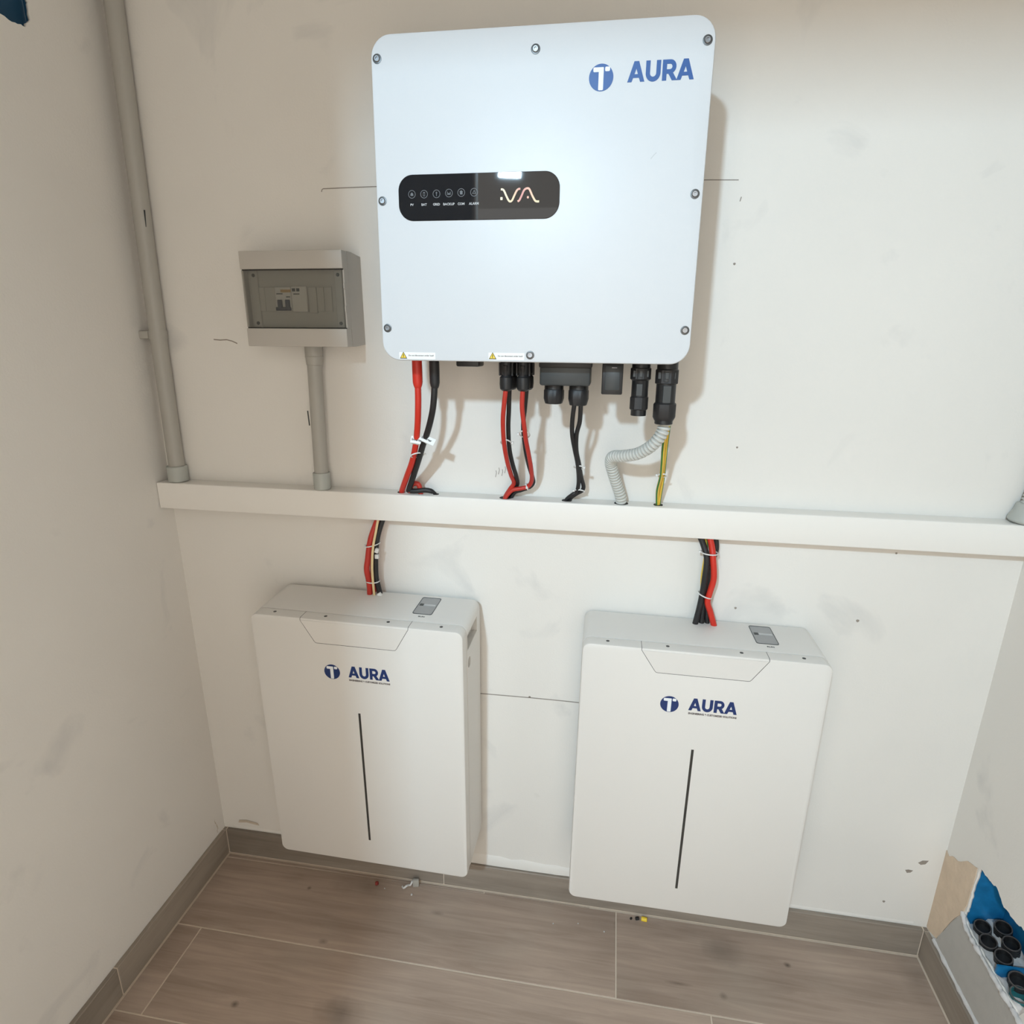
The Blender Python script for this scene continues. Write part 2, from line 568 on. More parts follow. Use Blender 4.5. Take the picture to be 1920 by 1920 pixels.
def jag(loop, amt, sub=3, seed=1):
    """ragged version of an outline"""
    q = random.Random(seed)
    out = []
    for (a, b), (c, d) in zip(loop, loop[1:] + loop[:1]):
        for k in range(sub):
            t = k / sub
            out.append((a + (c - a) * t + q.uniform(-amt, amt), b + (d - b) * t + q.uniform(-amt, amt)))
    return out

# ================================================================== THE SETTING
# floor: grout bed with every wood-look plank laid on it
floor = struct(box('floor', 'grout', None, -0.15, W + 0.15, -4.2, 0.1, -0.08, -0.0012), 'light grout bed under brown wood-look floor planks')
G = 0.0016
def plank(x0, x1, y0, y1, y0b=None, y1b=None):
    """x0<x1, y0 nearer the back wall; y0b/y1b = values at the x1 end"""
    if y0b is None: y0b = y0
    if y1b is None: y1b = y1
    bm = NB()
    cx, cy = (x0 + x1) / 2, (y0 + y1) / 2
    top = [(x0 + G, y1 + G, 0), (x1 - G, y1b + G, 0), (x1 - G, y0b - G, 0), (x0 + G, y0 - G, 0)]
    b = 0.0008
    t2 = [(x0 + G + b, y1 + G + b, 0), (x1 - G - b, y1b + G + b, 0), (x1 - G - b, y0b - G - b, 0), (x0 + G + b, y0 - G - b, 0)]
    if abs(y0b - y1b) < 0.006: t2 = top
    rings = [[(x - cx, y - cy, -0.010) for x, y, z in top], [(x - cx, y - cy, -0.0007) for x, y, z in top], [(x - cx, y - cy, 0.0) for x, y, z in t2]]
    add_rings(bm, rings)
    o = obj('plank', bm, 'plank', floor, None)
    o.location = (cx, cy, 0)
    return o
plank(0.0115, 0.7216, -0.0115, -0.0235, -0.0115, -0.0190)
plank(0.7216, 0.990, -0.0115, -0.0190, -0.0115, -0.0145)
rows = [(-0.0235, -0.2200, [0.0115, 1.0535, W - 0.0115]),
        (-0.2200, -0.4180, [0.0115, 0.0745, 1.2505, W - 0.0115]),
        (-0.4180, -0.6180, [0.0115, 0.62, W - 0.0115]),
        (-0.6180, -0.8180, [0.0115, 0.92, W - 0.0115]),
        (-0.8180, -1.0180, [0.0115, 0.36, 1.56, W - 0.0115]),
        (-1.0180, -1.2180, [0.0115, 0.80, W - 0.0115]),
        (-1.2180, FRONT - 0.0, [0.0115, 1.15, W - 0.0115])]
for i, (ya, yb, xs) in enumerate(rows):
    for xa, xb in zip(xs, xs[1:]):
        if i == 0:
            f = lambda x: -0.0235 + (x - 0.0115) / (0.99 - 0.0115) * 0.0095 if x < 0.99 else -0.0120
            plank(xa, xb, f(xa), yb, f(xb), yb)
        else:
            plank(xa, xb, ya, yb)

# back wall and its marks
wall_back = struct(box('wall_back', 'wall', None, -0.1, W + 0.1, 0.0, 0.1, -0.02, CEIL), 'white painted back wall with scuffs and pencil lines')
def stroke(name, pts, w, mat, parent, y=-0.0002, th=0.0003):
    P = [Vector((x, 0, z)) for x, z in pts]
    up, lo = [], []
    for i, p in enumerate(P):
        d = (P[min(i + 1, len(P) - 1)] - P[max(i - 1, 0)]).normalized()
        nrm = Vector((-d.z, 0, d.x))
        up.append((p.x + nrm.x * w / 2, p.z + nrm.z * w / 2))
        lo.append((p.x - nrm.x * w / 2, p.z - nrm.z * w / 2))
    return print_flat(name, mat, parent, [up + lo[::-1]], y, th)
stroke('pencil_line', [(0.4185, 1.6215), (0.4195, 1.625), (0.4222, 1.6269), (0.4584, 1.6273), (0.5214, 1.6278), (0.66, 1.628)], 0.0016, 'pencil', wall_back)
stroke('pencil_line', [(1.05, 1.6225), (1.1191, 1.622), (1.1716, 1.6205)], 0.0014, 'pencil', wall_back)
stroke('pencil_line', [(0.70, 0.5716), (0.7134, 0.5716), (0.8287, 0.5735), (0.90, 0.5737), (0.955, 0.5733)], 0.0022, 'pencil', wall_back)
stroke('pencil_line', [(1.1772, 1.5875), (1.1788, 1.5945)], 0.0016, 'pencil', wall_back)
stroke('pencil_line', [(0.1558, 1.3519), (0.17, 1.3507), (0.185, 1.3516), (0.197, 1.349), (0.2081, 1.3443)], 0.0022, 'chip', wall_back)
for k, (sx_, sz_) in enumerate([(0.751, 1.085), (0.757, 1.091), (0.764, 1.088), (0.770, 1.094)]):
    stroke('pencil_line', [(sx_, sz_), (sx_ + 0.002, sz_ + 0.009), (sx_ + 0.001, sz_ + 0.014)], 0.0012, 'pencil', wall_back)
for x, z, s in [(1.1786, 1.4879, 0.0022), (1.2178, 1.1633, 0.002), (1.4841, 0.8237, 0.003), (1.6474, 0.1342, 0.003), (0.8287, 0.5752, 0.0025), (1.25, 0.832, 0.0025), (1.53, 0.97, 0.002)]:
    print_flat('chip', 'chip', wall_back, [[(x + s * math.cos(a) * (1 + 0.3 * math.sin(3 * a)), z + s * math.sin(a)) for a in [R(45 * k) for k in range(8)]]], -0.0002, 0.0003)
for x, z, s, q in [(1.7074, 0.2565, 0.010, 0.5), (1.6832, 0.2283, 0.008, -0.5)]:
    print_flat('chip', 'chip', wall_back, [[(x - s, z - s * 0.5 * q), (x - 0.2 * s, z + s * 0.5), (x + s, z + s * (0.5 + 0.3 * q)), (x + 0.5 * s, z - 0.4 * s), (x - 0.4 * s, z - 0.7 * s)]], -0.0002, 0.0003)
# plaster lip above the skirting
bm = NB()
q = random.Random(3)
n = 60
ringsL = []
for i in range(n + 1):
    x = 0.03 + (W - 0.06) * i / n
    amp = 0.0045 if 0.60 < x < 1.0 else 0.0009
    h = 0.022 if 0.60 < x < 1.0 else 0.007
    d = amp * q.uniform(0.75, 1.2)
    zt = 0.0795 + h * q.uniform(0.85, 1.15)
    ringsL.append([(x, 0.001, zt + 0.004), (x, -d * 0.5, zt), (x, -d, 0.0795 + h * 0.35), (x, -d, 0.0797), (x, 0.001, 0.0797)])
add_rings(bm, ringsL)
obj('plaster_lip', bm, 'wall', wall_back, 60)

# left wall with the broken corner of a blue flush box high up
# (the upper half leans in a little, as old plaster walls do)
lh = [(-0.235, 1.8412), (-0.2236, 1.8372), (-0.2049, 1.8343), (-0.1882, 1.836), (-0.1796, 1.8372), (-0.1682, 1.8504), (-0.1664, 1.8713), (-0.1668, 1.8783), (-0.1688, 1.92), (-0.1728, 1.955), (-0.235, 1.96)]
LEAN = 0.025
lean = lambda z: max(0.0, z - 1.05) * LEAN
me_lo = fill_mesh('wall_left', [[(FRONT - 0.1, -0.02), (0.0, -0.02), (0.0, 1.05), (FRONT - 0.1, 1.05)]], 0.006, lambda u, v, w: (-w, u, v))
me_up = fill_mesh('wall_left', [[(FRONT - 0.1, 1.05), (0.0, 1.05), (0.0, CEIL), (FRONT - 0.1, CEIL)], jag(lh, 0.0012, 3, 5)], 0.006, lambda u, v, w: (-w + lean(v), u, v))
bm = NB()
bm.from_mesh(me_lo); bm.from_mesh(me_up)
add_box(bm, -0.10, -0.008, FRONT - 0.1, -0.24, -0.02, CEIL)
me = bpy.data.meshes.new('wall_left')
bm.to_mesh(me); bm.free()
wall_left = struct(link_mesh('wall_left', me, 'wall'), 'plain white left wall with a broken box opening near the top')
bx = empty('wall_box', (-0.012, -0.19, 1.838))
tag(bx, 'dull blue flush box showing through the hole high on the left wall', 'wall box')
box('back_plate', 'box_navy', bx, -0.006, -0.001, -0.075, 0.07, -0.03, 0.14)
bm = NB()
add_box(bm, 0.0, 0.020, 0.046, 0.049, -0.01, 0.11, 0.001)
obj('side_wall', bm, 'box_navy', bx)
bm = NB()
add_box(bm, 0.0, 0.020, -0.06, 0.046, -0.010, -0.007, 0.001)
obj('bottom_wall', bm, 'box_navy', bx)
# dull scars on the left wall near the skirting
for pts, w in [([(-0.034, 0.128), (-0.030, 0.112), (-0.026, 0.100), (-0.030, 0.088)], 0.006)]:
    up = [(a, b + w / 2) for a, b in pts]; lo = [(a, b - w / 2) for a, b in pts]
    me = fill_mesh('scar', [jag(up + lo[::-1], 0.0018, 4, 6)], 0.0003, lambda u, v, w_: (0.0001 + w_, u, v))
    link_mesh('scar', me, 'scar', wall_left)
print_flat('scar', 'scar', wall_back, [[(0.045, 0.100), (0.07, 0.104), (0.105, 0.099), (0.102, 0.106), (0.07, 0.111), (0.048, 0.108)]], -0.0021, 0.0003)

# right wall with the broken-out box opening low down
rh = [(-0.1038, 0.3570), (-0.1339, 0.3600), (-0.1565, 0.3652), (-0.1841, 0.3512), (-0.2197, 0.3550), (-0.2423, 0.3636), (-0.275, 0.352), (-0.300, 0.300), (-0.296, 0.245),
      (-0.2820, 0.2128), (-0.2598, 0.2136), (-0.2269, 0.2143), (-0.1868, 0.2148), (-0.1552, 0.2156), (-0.1174, 0.2180), (-0.0976, 0.2270), (-0.1006, 0.2546), (-0.1004, 0.2989)]
me = fill_mesh('wall_right', [[(FRONT - 0.1, -0.02), (0.0, -0.02), (0.0, CEIL), (FRONT - 0.1, CEIL)], jag(rh, 0.0018, 5, 9)], 0.005, lambda u, v, w: (W + w, u, v))
wall_right = struct(link_mesh('wall_right', me, 'wall'), 'white right wall with a broken-out hole near the floor')
pp = [(-0.0004, 0.296), (-0.0113, 0.2914), (-0.0200, 0.302), (-0.0392, 0.3087), (-0.0673, 0.3364), (-0.0980, 0.3520), (-0.1000, 0.3078), (-0.0975, 0.2540), (-0.0945, 0.2289), (-0.0741, 0.1920), (-0.0539, 0.1332), (-0.0402, 0.0932), (-0.0110, 0.0800), (-0.0004, 0.0810)]
me = fill_mesh('plaster_patch', [jag(pp, 0.0010, 3, 2)], 0.0016, lambda u, v, w: (W - w, min(u, -0.0002), v))
link_mesh('plaster_patch', me, 'plaster', wall_right)
cp = [(-0.0968, 0.2265), (-0.1174, 0.2170), (-0.1552, 0.2140), (-0.2269, 0.2130), (-0.2820, 0.2115), (-0.3300, 0.2050), (-0.42, 0.19), (-0.52, 0.16), (-0.54, 0.0795), (-0.0420, 0.0795), (-0.0410, 0.0932), (-0.0550, 0.1332), (-0.0750, 0.1900)]
me = fill_mesh('cement_patch', [jag(cp, 0.0009, 4, 4)], 0.0022, lambda u, v, w: (W - w, u, v))
link_mesh('cement_patch', me, 'cement', wall_right)
# ragged mortar lip along the lower edge of the hole
bm = NB()
q = random.Random(11)
lip = spline([(W - 0.002, -0.093, 0.232), (W - 0.004, -0.1174, 0.2165), (W - 0.004, -0.1552, 0.2135), (W - 0.004, -0.1868, 0.2130), (W - 0.004, -0.2269, 0.2125), (W - 0.004, -0.2598, 0.2120), (W - 0.003, -0.2900, 0.2110), (W - 0.002, -0.36, 0.199)], 8)
add_sweep(bm, lip, [0.0045 * q.uniform(0.55, 1.35) for _ in lip], 8)
obj('mortar_lip', bm, 'mortar', wall_right, 70)
bm = NB()
lip2 = spline([(W - 0.001, -0.035, 0.083), (W - 0.002, -0.12, 0.082), (W - 0.002, -0.24, 0.082), (W - 0.002, -0.40, 0.082), (W - 0.002, -0.60, 0.082)], 9)
add_sweep(bm, lip2, [0.0055 * q.uniform(0.7, 1.25) for _ in lip2], 8)
obj('mortar_lip', bm, 'mortar', wall_right, 70)

wb = empty('wall_box', (W + 0.05, -0.19, 0.20))
tag(wb, 'bright blue flush box inside the broken hole low on the right wall', 'wall box')
box('back_plate', 'box_blue', wb, 0.020, 0.024, -0.125, 0.105, -0.02, 0.19)
box('side_wall', 'box_blue', wb, -0.0445, 0.022, 0.0925, 0.0955, -0.02, 0.185)
box('top_wall', 'box_blue', wb, -0.0445, 0.022, -0.125, 0.0955, 0.172, 0.176)
box('bottom_wall', 'box_blue', wb, -0.0445, 0.022, -0.125, 0.0955, -0.020, -0.015)
box('divider', 'box_blue', wb, -0.046, 0.010, -0.016, -0.012, 0.004, 0.032)
# mortar packed in the bottom of the box
bm = NB()
q = random.Random(5)
gx, gy = 7, 16
grid = [[bm.verts.new((W + 0.003 + 0.07 * i / gx, -0.098 - 0.19 * j / gy, 0.206 + 0.010 * q.random() + (0.020 * (1 - j / gy) if i > 3 else 0))) for j in range(gy + 1)] for i in range(gx + 1)]
for i in range(gx):
    for j in range(gy):
        bm.faces.new((grid[i][j], grid[i + 1][j], grid[i + 1][j + 1], grid[i][j + 1]))
obj('packed_mortar', bm, 'mortar', wall_right, 70)

def tube_end(x, y, z, r, tilt, mat, label, group=None):
    prof = []
    for k in range(9):
        t = 0.0 + k * 0.0055
        prof += [(r, t), (r, t + 0.0028), (r * 0.9, t + 0.0032), (r * 0.9, t + 0.0052)]
    prof = prof + []
    bm = NB()
    ax = Vector((tilt[0], tilt[1], 1)).normalized() * -1
    a, b = frame_for(ax)
    n = 20
    rings = []
    for rr, t in [(r * 0.80, 0.012), (r * 0.82, 0.0)] + prof:
        rings.append([ax * t + rr * (math.cos(2 * math.pi * k / n) * a + math.sin(2 * math.pi * k / n) * b) for k in range(n)])
    add_rings(bm, rings)
    o = obj('corrugated_tube', bm, mat, None, 40)
    o.location = (x, y, z)
    rb = NB()
    rr_ = [[ax * t + q * (math.cos(2 * math.pi * k / n) * a + math.sin(2 * math.pi * k / n) * b) for k in range(n)] for q, t in [(r * 0.84, 0.001), (r * 0.86, -0.0012), (r * 0.97, -0.0012), (r * 0.99, 0.001)]]
    add_rings(rb, rr_ + rr_[:1], False, False)
    obj('rim', rb, 'tube_rim', o)
    return tag(o, label, 'conduit', group)
for x, y, z, lab in [(1.770, -0.1205, 0.2300, 'black corrugated conduit end in the blue box, closest to the plaster corner patch'),
                     (1.797, -0.1330, 0.2480, 'black corrugated conduit end at the back of the blue box, touching the blue plastic'),
                     (1.766, -0.1500, 0.2270, 'black corrugated conduit end at the front edge of the blue box, second from the corner'),
                     (1.795, -0.1640, 0.2450, 'black corrugated conduit end at the back of the blue box, nearest its middle'),
                     (1.775, -0.1820, 0.2300, 'black corrugated conduit end right above the blue divider strip')]:
    tube_end(x, y, z, 0.0150, (-0.25, -0.18), 'black', lab, 'black conduit ends in the blue wall box')
tube_end(1.776, -0.2270, 0.2300, 0.0165, (-0.25, -0.2), 'black', 'black corrugated conduit end alone below the blue divider in the wall box')
tube_end(1.768, -0.2480, 0.2220, 0.0155, (-0.25, -0.2), 'teal', 'teal corrugated conduit end at the lowest tip of the broken wall hole')

# front wall with the doorway behind the camera, ceiling
me = fill_mesh('wall_front', [[(-0.1, -0.02), (JAMB0, -0.02), (JAMB0, LINTEL), (JAMB1, LINTEL), (JAMB1, -0.02), (W + 0.1, -0.02), (W + 0.1, CEIL), (-0.1, CEIL)]], 0.12, lambda u, v, w: (u, FRONT - w, v))
wall_front = struct(link_mesh('wall_front', me, 'wall'), 'white wall with the doorway opposite the battery cabinets')
ceiling = struct(box('ceiling', 'ceiling', None, -0.15, W + 0.15, -4.2, 0.1, CEIL, CEIL + 0.1), 'flat white ceiling')

# skirting: wood-look tiles on a grout backing
BH, BT = 0.0782, 0.0105
def skirting(name, axis, a, b, cuts, label):
    """axis x: along the back wall; l / r: along the left or right wall"""
    root = None
    pts = [a] + cuts + [b]
    def mk(u0, u1, t, z0, z1):
        if axis == 'x': return (u0, u1, -t, -0.0002, z0, z1)
        if axis == 'l': return (0.0002, t, u1, u0, z0, z1)
        return (W - t, W - 0.0002, u1, u0, z0, z1)
    root = struct(box(name, 'grout', None, *mk(a, b, BT - 0.0015, 0.0, BH - 0.001)), label)
    g = 0.0011
    for u0, u1 in zip(pts, pts[1:]):
        s = 1 if axis == 'x' else -1
        bm = NB()
        add_box(bm, *mk(u0 + s * g, u1 - s * g, BT, 0.0022, BH), 0.0012, 1)
        obj('tile', bm, 'bb_x' if axis == 'x' else 'bb_y', root, None)
    return root
skirting('baseboard_back', 'x', 0.0, W, [0.0105, 0.6145, W - 0.0105], 'grey-brown wood-look tile skirting along the back wall')
skirting('baseboard_left', 'l', -0.0106, FRONT, [-0.3890, -0.99], 'grey-brown wood-look tile skirting along the left wall')
skirting('baseboard_right', 'r', -0.0106, FRONT, [-0.81], 'grey-brown wood-look tile skirting along the right wall')

# lamp in the room beyond the doorway
lamp = empty('panel_lamp', LAMP_POS)
tag(lamp, 'small square white panel lamp hanging in the room behind the camera', 'lamp')
aim = (Vector((0.95, 0.0, 1.0)) - LAMP_POS)
qrot = aim.to_track_quat('-Z', 'Y').to_euler()
lamp_light.parent = lamp
lamp_light.rotation_euler = qrot
bm = NB(); add_box(bm, -0.075, 0.075, -0.065, 0.065, 0.004, 0.03, 0.004)
hs = obj('housing', bm, 'white_nylon', lamp); hs.rotation_euler = qrot
lathe('rod', 'white_nylon', lamp, [(0.006, 0.0), (0.006, CEIL - LAMP_POS.z)], (0, 0, 0.02), (0, 0, 1), 12)

# ================================================================== LETTERING
def arc(cx, cz, r, a0, a1, n=10):
    return [(cx + r * math.cos(R(a0 + (a1 - a0) * k / n)), cz + r * math.sin(R(a0 + (a1 - a0) * k / n))) for k in range(n + 1)]
GLYPH = {
    'A': (0.98, [[(0, 0), (0.245, 0), (0.325, 0.20), (0.655, 0.20), (0.735, 0), (0.98, 0), (0.625, 1), (0.355, 1)], [(0.395, 0.375), (0.585, 0.375), (0.49, 0.645)]]),
    'U': (0.84, [[(0, 1), (0.245, 1), (0.245, 0.39)] + arc(0.42, 0.39, 0.175, 180, 360) + [(0.595, 0.39), (0.595, 1), (0.84, 1), (0.84, 0.39)] + arc(0.42, 0.40, 0.42, 0, -180, 16)]),
    'R': (0.84, [[(0, 0), (0.245, 0), (0.245, 0.32), (0.35, 0.32), (0.56, 0), (0.85, 0), (0.60, 0.375)] + arc(0.44, 0.665, 0.335, -52, 90, 12) + [(0, 1)], [(0.245, 0.535), (0.42, 0.535)] + arc(0.42, 0.665, 0.13, -90, 90, 8) + [(0.245, 0.795)]]),
}
def lettering(parent, mat, x0, z0, width, height, y):
    s = 'AURA'
    gaps = [0.05, 0.10, -0.03, 0]
    tot = sum(GLYPH[c][0] for c in s) + sum(gaps)
    k = width / tot
    x = 0.0
    for c, g in zip(s, gaps):
        w, loops = GLYPH[c]
        print_flat('letter', mat, parent, [[(x0 + (x + a) * k, z0 + b * height) for a, b in lp] for lp in loops], y, 0.0005)
        x += w + g
def emblem(parent, mat, cx, cz, r, y):
    d = print_flat('emblem', mat, parent, [[(cx + r * math.cos(R(a)), cz + r * math.sin(R(a))) for a in range(0, 360, 8)]], y, 0.0005)
    def rr(x0, x1, z0, z1, q):
        return [(cx + a * r, cz + b * r) for a, b in rrect((x0 + x1) / 2, (z0 + z1) / 2, x1 - x0, z1 - z0, q, 3)]
    stem = [(-0.21, -0.88)] + [(-0.14, -0.93), (0.12, -0.93), (0.19, -0.88), (0.19, 0.70), (0.15, 0.74), (-0.60, 0.74), (-0.66, 0.68), (-0.66, 0.46), (-0.60, 0.40), (-0.21, 0.40)]
    print_flat('emblem_mark', 'white_print', d, [[(cx + a * r, cz + b * r) for a, b in stem]], y - 0.0005, 0.0004)
    print_flat('emblem_mark', 'white_print', d, [rr(0.30, 0.70, 0.43, 0.76, 0.09)], y - 0.0005, 0.0004)
    return d

# ================================================================== SOLAR INVERTER
# local frame: origin at the bottom centre of the front face's plane, X right, Y to the wall, Z up
IW, IH = 0.4905, 0.4611
rotI = Euler((R(-1.8), R(0.09), R(0.78)))
cI = Vector((0.8482, -0.2, 1.556))
baseI = cI + rotI.to_matrix() @ Vector((0, 0, -IH / 2))
inv = empty('solar_inverter', baseI, rotI)
tag(inv, 'large white wall-mounted inverter with black oval display and blue lettering', 'inverter')
H2 = IH / 2
bm = NB()
add_rprism(bm, 0, H2, IW, IH, 0.030, [(0.004, 0.030), (0.0, 0.030), (0.0, 0.0035), (0.0010, 0.0010), (0.0035, 0.0)], 8)
cover = obj('front_cover', bm, 'inverter', inv, 40)
bm = NB()
add_rprism(bm, 0, H2 + 0.001, IW - 0.016, IH - 0.018, 0.024, [(0.0, 0.178), (0.0, 0.031)], 6)
obj('body', bm, 'inverter_body', inv)
for k in range(9):
    zc = 0.05 + k * 0.045
    for sx_ in (-1, 1):
        xa = sx_ * (IW / 2 - 0.0085)
        box('cooling_fin', 'inverter_body', inv, min(xa, xa + sx_ * 0.005), max(xa, xa + sx_ * 0.005), 0.06, 0.17, zc, zc + 0.004)
for x, z in [(-0.2353, 0.1990), (-0.0012, 0.2000), (0.2342, 0.1990), (-0.2353, 0.0087), (0.2338, 0.0087), (-0.2350, -0.1797), (0.2352, -0.1797), (-0.0008, -0.2193)]:
    bm = NB()
    add_lathe(bm, [(0.0066, 0.0), (0.0066, 0.0006), (0.0056, 0.0008)], (x, 0, z + H2), (0, -1, 0), 20)
    sc_ = obj('screw', bm, 'dark_steel', inv)
    bm = NB()
    add_lathe(bm, [(0.0046, 0.0006), (0.0044, 0.0020), (0.0036, 0.0026), (0.0022, 0.0026), (0.0022, 0.0010)], (x, 0, z + H2), (0, -1, 0), 18)
    obj('screw_head', bm, 'steel', sc_)
# display
dx0, dx1, dz0, dz1 = -0.2090, 0.0388, -0.0205 + H2, 0.0442 + H2
bm = NB()
add_rprism(bm, (dx0 + dx1) / 2, (dz0 + dz1) / 2, dx1 - dx0, dz1 - dz0, 0.0225, [(0.0, 0.001), (0.0, -0.0008), (0.0006, -0.0012)], 10)
disp = obj('display', bm, 'glass_black', inv, 30)
yd = -0.0012
for i, (x, z, s) in enumerate([(-0.1877, 0.0170, 'PV'), (-0.1685, 0.0168, 'BAT'), (-0.1489, 0.0168, 'GRID'), (-0.1295, 0.0175, 'BACKUP'), (-0.1103, 0.0178, 'COM'), (-0.0905, 0.0178, 'ALARM')]):
    zc = z + H2
    ring = [[(x + 0.0058 * math.cos(R(a)), zc + 0.0058 * math.sin(R(a))) for a in range(0, 360, 15)], [(x + 0.0050 * math.cos(R(a)), zc + 0.0050 * math.sin(R(a))) for a in range(0, 360, 15)]]
    ic = print_flat('icon', 'icon', disp, ring, yd, 0.0002)
    inner = {0: [[(-.0022, -.0022), (.0022, -.0022), (.0022, .0005), (0, .0028), (-.0022, .0005)]],
             1: [[(-.0014, -.0028), (.0014, -.0028), (.0014, .0028), (-.0014, .0028)], [(-.0008, -.0022), (.0008, -.0022), (.0008, .0018), (-.0008, .0018)]],
             2: [[(-.0005, -.003), (.0005, -.003), (.0005, .001), (.0016, .001), (0, .0032), (-.0016, .001), (-.0005, .001)]],
             3: [[(-.0026, -.0022), (.0026, -.0022), (.0026, .002), (.0018, .002), (.0018, -.0014), (.0004, .0002), (-.0004, .0002), (-.0018, -.0014), (-.0018, .002), (-.0026, .002)]],
             4: [[(-.002, -.0026), (.002, -.0026), (.002, .001), (.003, .001), (0, .0032), (-.003, .001), (-.002, .001)]],
             5: [[(-.003, -.002), (.003, -.002), (0, .0032)], [(-.0018, -.0013), (.0018, -.0013), (0, .0018)]]}[i]
    print_flat('icon', 'icon', disp, [[(x + a, zc + b) for a, b in lp] for lp in inner], yd, 0.0002)
    text_mesh('caption', 'text_white', disp, s, x - 0.0003, 0.0021 + H2, 0.0047, yd, 0.0002, bold=0.0001)
def ribbon(pts, w):
    P = spline([(x, 0, z) for x, z in pts], 8)
    up, lo = [], []
    for i, p in enumerate(P):
        d = (P[min(i + 1, len(P) - 1)] - P[max(i - 1, 0)]).normalized()
        nn = Vector((-d.z, 0, d.x)) * w / 2
        up.append((p.x + nn.x, p.z + nn.z)); lo.append((p.x - nn.x, p.z - nn.z))
    return [up + lo[::-1]]
Z0 = H2
v1 = [(-0.0495, 0.0208), (-0.0468, 0.0206), (-0.0445, 0.0185), (-0.0405, 0.0105), (-0.0375, 0.0055), (-0.0350, 0.0040), (-0.0322, 0.0058), (-0.0290, 0.0120), (-0.0255, 0.0185), (-0.0225, 0.0208), (-0.0200, 0.0208)]
v2 = [(-0.0240, 0.0040), (-0.0215, 0.0052), (-0.0185, 0.0105), (-0.0150, 0.0180), (-0.0120, 0.0208), (-0.0085, 0.0214), (-0.0060, 0.0195), (-0.0020, 0.0115), (0.0020, 0.0050), (0.0045, 0.0034), (0.0085, 0.0032)]
print_flat('wave_mark', 'wave', disp, ribbon([(x, z + Z0) for x, z in v1], 0.0028), yd, 0.0002)
print_flat('wave_mark', 'wave', disp, ribbon([(x, z + Z0) for x, z in v2], 0.0028), yd, 0.0002)
print_flat('wave_mark', 'wave', disp, [rrect(-0.0485, 0.0082 + Z0, 0.0034, 0.0040, 0.0004, 2)], yd, 0.0002)
print_flat('wave_mark', 'wave', disp, [rrect(-0.0085, 0.0092 + Z0, 0.0030, 0.0034, 0.0014, 3)], yd, 0.0002)
emblem(inv, 'blue', 0.0925, 0.1607 + H2, 0.0170, 0.0)
lettering(inv, 'blue', 0.1291, 0.1532 + H2, 0.0905, 0.0253, 0.0)
# warning stickers
for x0, x1, z0, z1, tx in [(-0.2170, -0.1560, -0.2281, -0.2172, -0.2098), (-0.0681, -0.0100, -0.2272, -0.2162, -0.0613)]:
    st = print_flat('warning_sticker', 'label', inv, [rrect((x0 + x1) / 2, (z0 + z1) / 2 + H2, x1 - x0, z1 - z0, 0.0008, 2)], 0.0, 0.0002)
    zc = (z0 + z1) / 2 + H2
    tri = lambda k, dz=0: [(tx - 0.0062 * k, zc - 0.0046 * k + dz), (tx + 0.0062 * k, zc - 0.0046 * k + dz), (tx, zc + 0.0062 * k + dz)]
    print_flat('warning_triangle', 'gap', st, [tri(1.0)], -0.0002, 0.0002)
    print_flat('warning_triangle', 'yellow', st, [tri(0.76)], -0.0004, 0.0001)
    print_flat('exclamation_mark', 'gap', st, [rrect(tx, zc + 0.0008, 0.0011, 0.0040, 0.0003, 2), rrect(tx, zc - 0.0022, 0.0012, 0.0012, 0.0005, 2)], -0.0005, 0.0001)
    text_mesh('sticker_text', 'grey_print', st, 'Do not disconnect under load!', tx + 0.0085, zc + 0.0004, 0.0030, -0.0002, 0.0001, 'LEFT', width=x1 - tx - 0.0115, bold=0.0001)
stroke('scratch', [(0.1681, 0.0559 + H2), (0.172, 0.0605 + H2), (0.1757, 0.0639 + H2)], 0.0012, 'scratch', inv, 0.0, 0.0001)

# sockets and housings under the inverter
YC = 0.060
box('rotary_switch', 'black', inv, -0.1330, -0.0930, YC - 0.015, YC + 0.03, -0.0095, 0.012, 0.003)
# junction box with two cable glands
cbox = box('terminal_box', 'charcoal', inv, 0.0100, 0.0950, YC - 0.012, YC + 0.055, -0.0385, 0.010, 0.004, 2)
box('terminal_box_rim', 'black', cbox, 0.0085, 0.0963, YC - 0.014, YC + 0.057, -0.0095, 0.010, 0.003, 2)
for gx_ in (0.0325, 0.0750):
    dz = -0.0005 if gx_ < 0.05 else -0.0025
    bm = NB()
    add_lathe(bm, [(0.0165, 0.0), (0.0165, 0.007)], (gx_, YC + 0.018, -0.0385), (0, 0, -1), 24)
    cg = obj('gland_collar', bm, 'black', cbox)
    bm = NB()
    add_lathe(bm, [(0.0165, 0.0), (0.0178, 0.002), (0.0178, 0.016), (0.0150, 0.024 - dz), (0.0100, 0.025 - dz)], (gx_, YC + 0.018, -0.0455), (0, 0, -1), 24, flat=3)
    obj('gland_nut', bm, 'black_soft', cbox)
# data stick
stick = box('data_stick', 'black', inv, 0.1136, 0.1478, YC - 0.018, YC + 0.016, -0.0505, 0.010, 0.002)
bm = NB()
add_rprism(bm, 0.1308, -0.0235, 0.0240, 0.0400, 0.002, [(0, YC - 0.0178), (0, YC - 0.0186), (0.0008, YC - 0.0190)], 3)
obj('stick_panel', bm, 'charcoal', stick)
box('stick_lamp', 'white_print', stick, 0.1290, 0.1375, YC - 0.0196, YC - 0.0186, -0.0075, -0.0068)
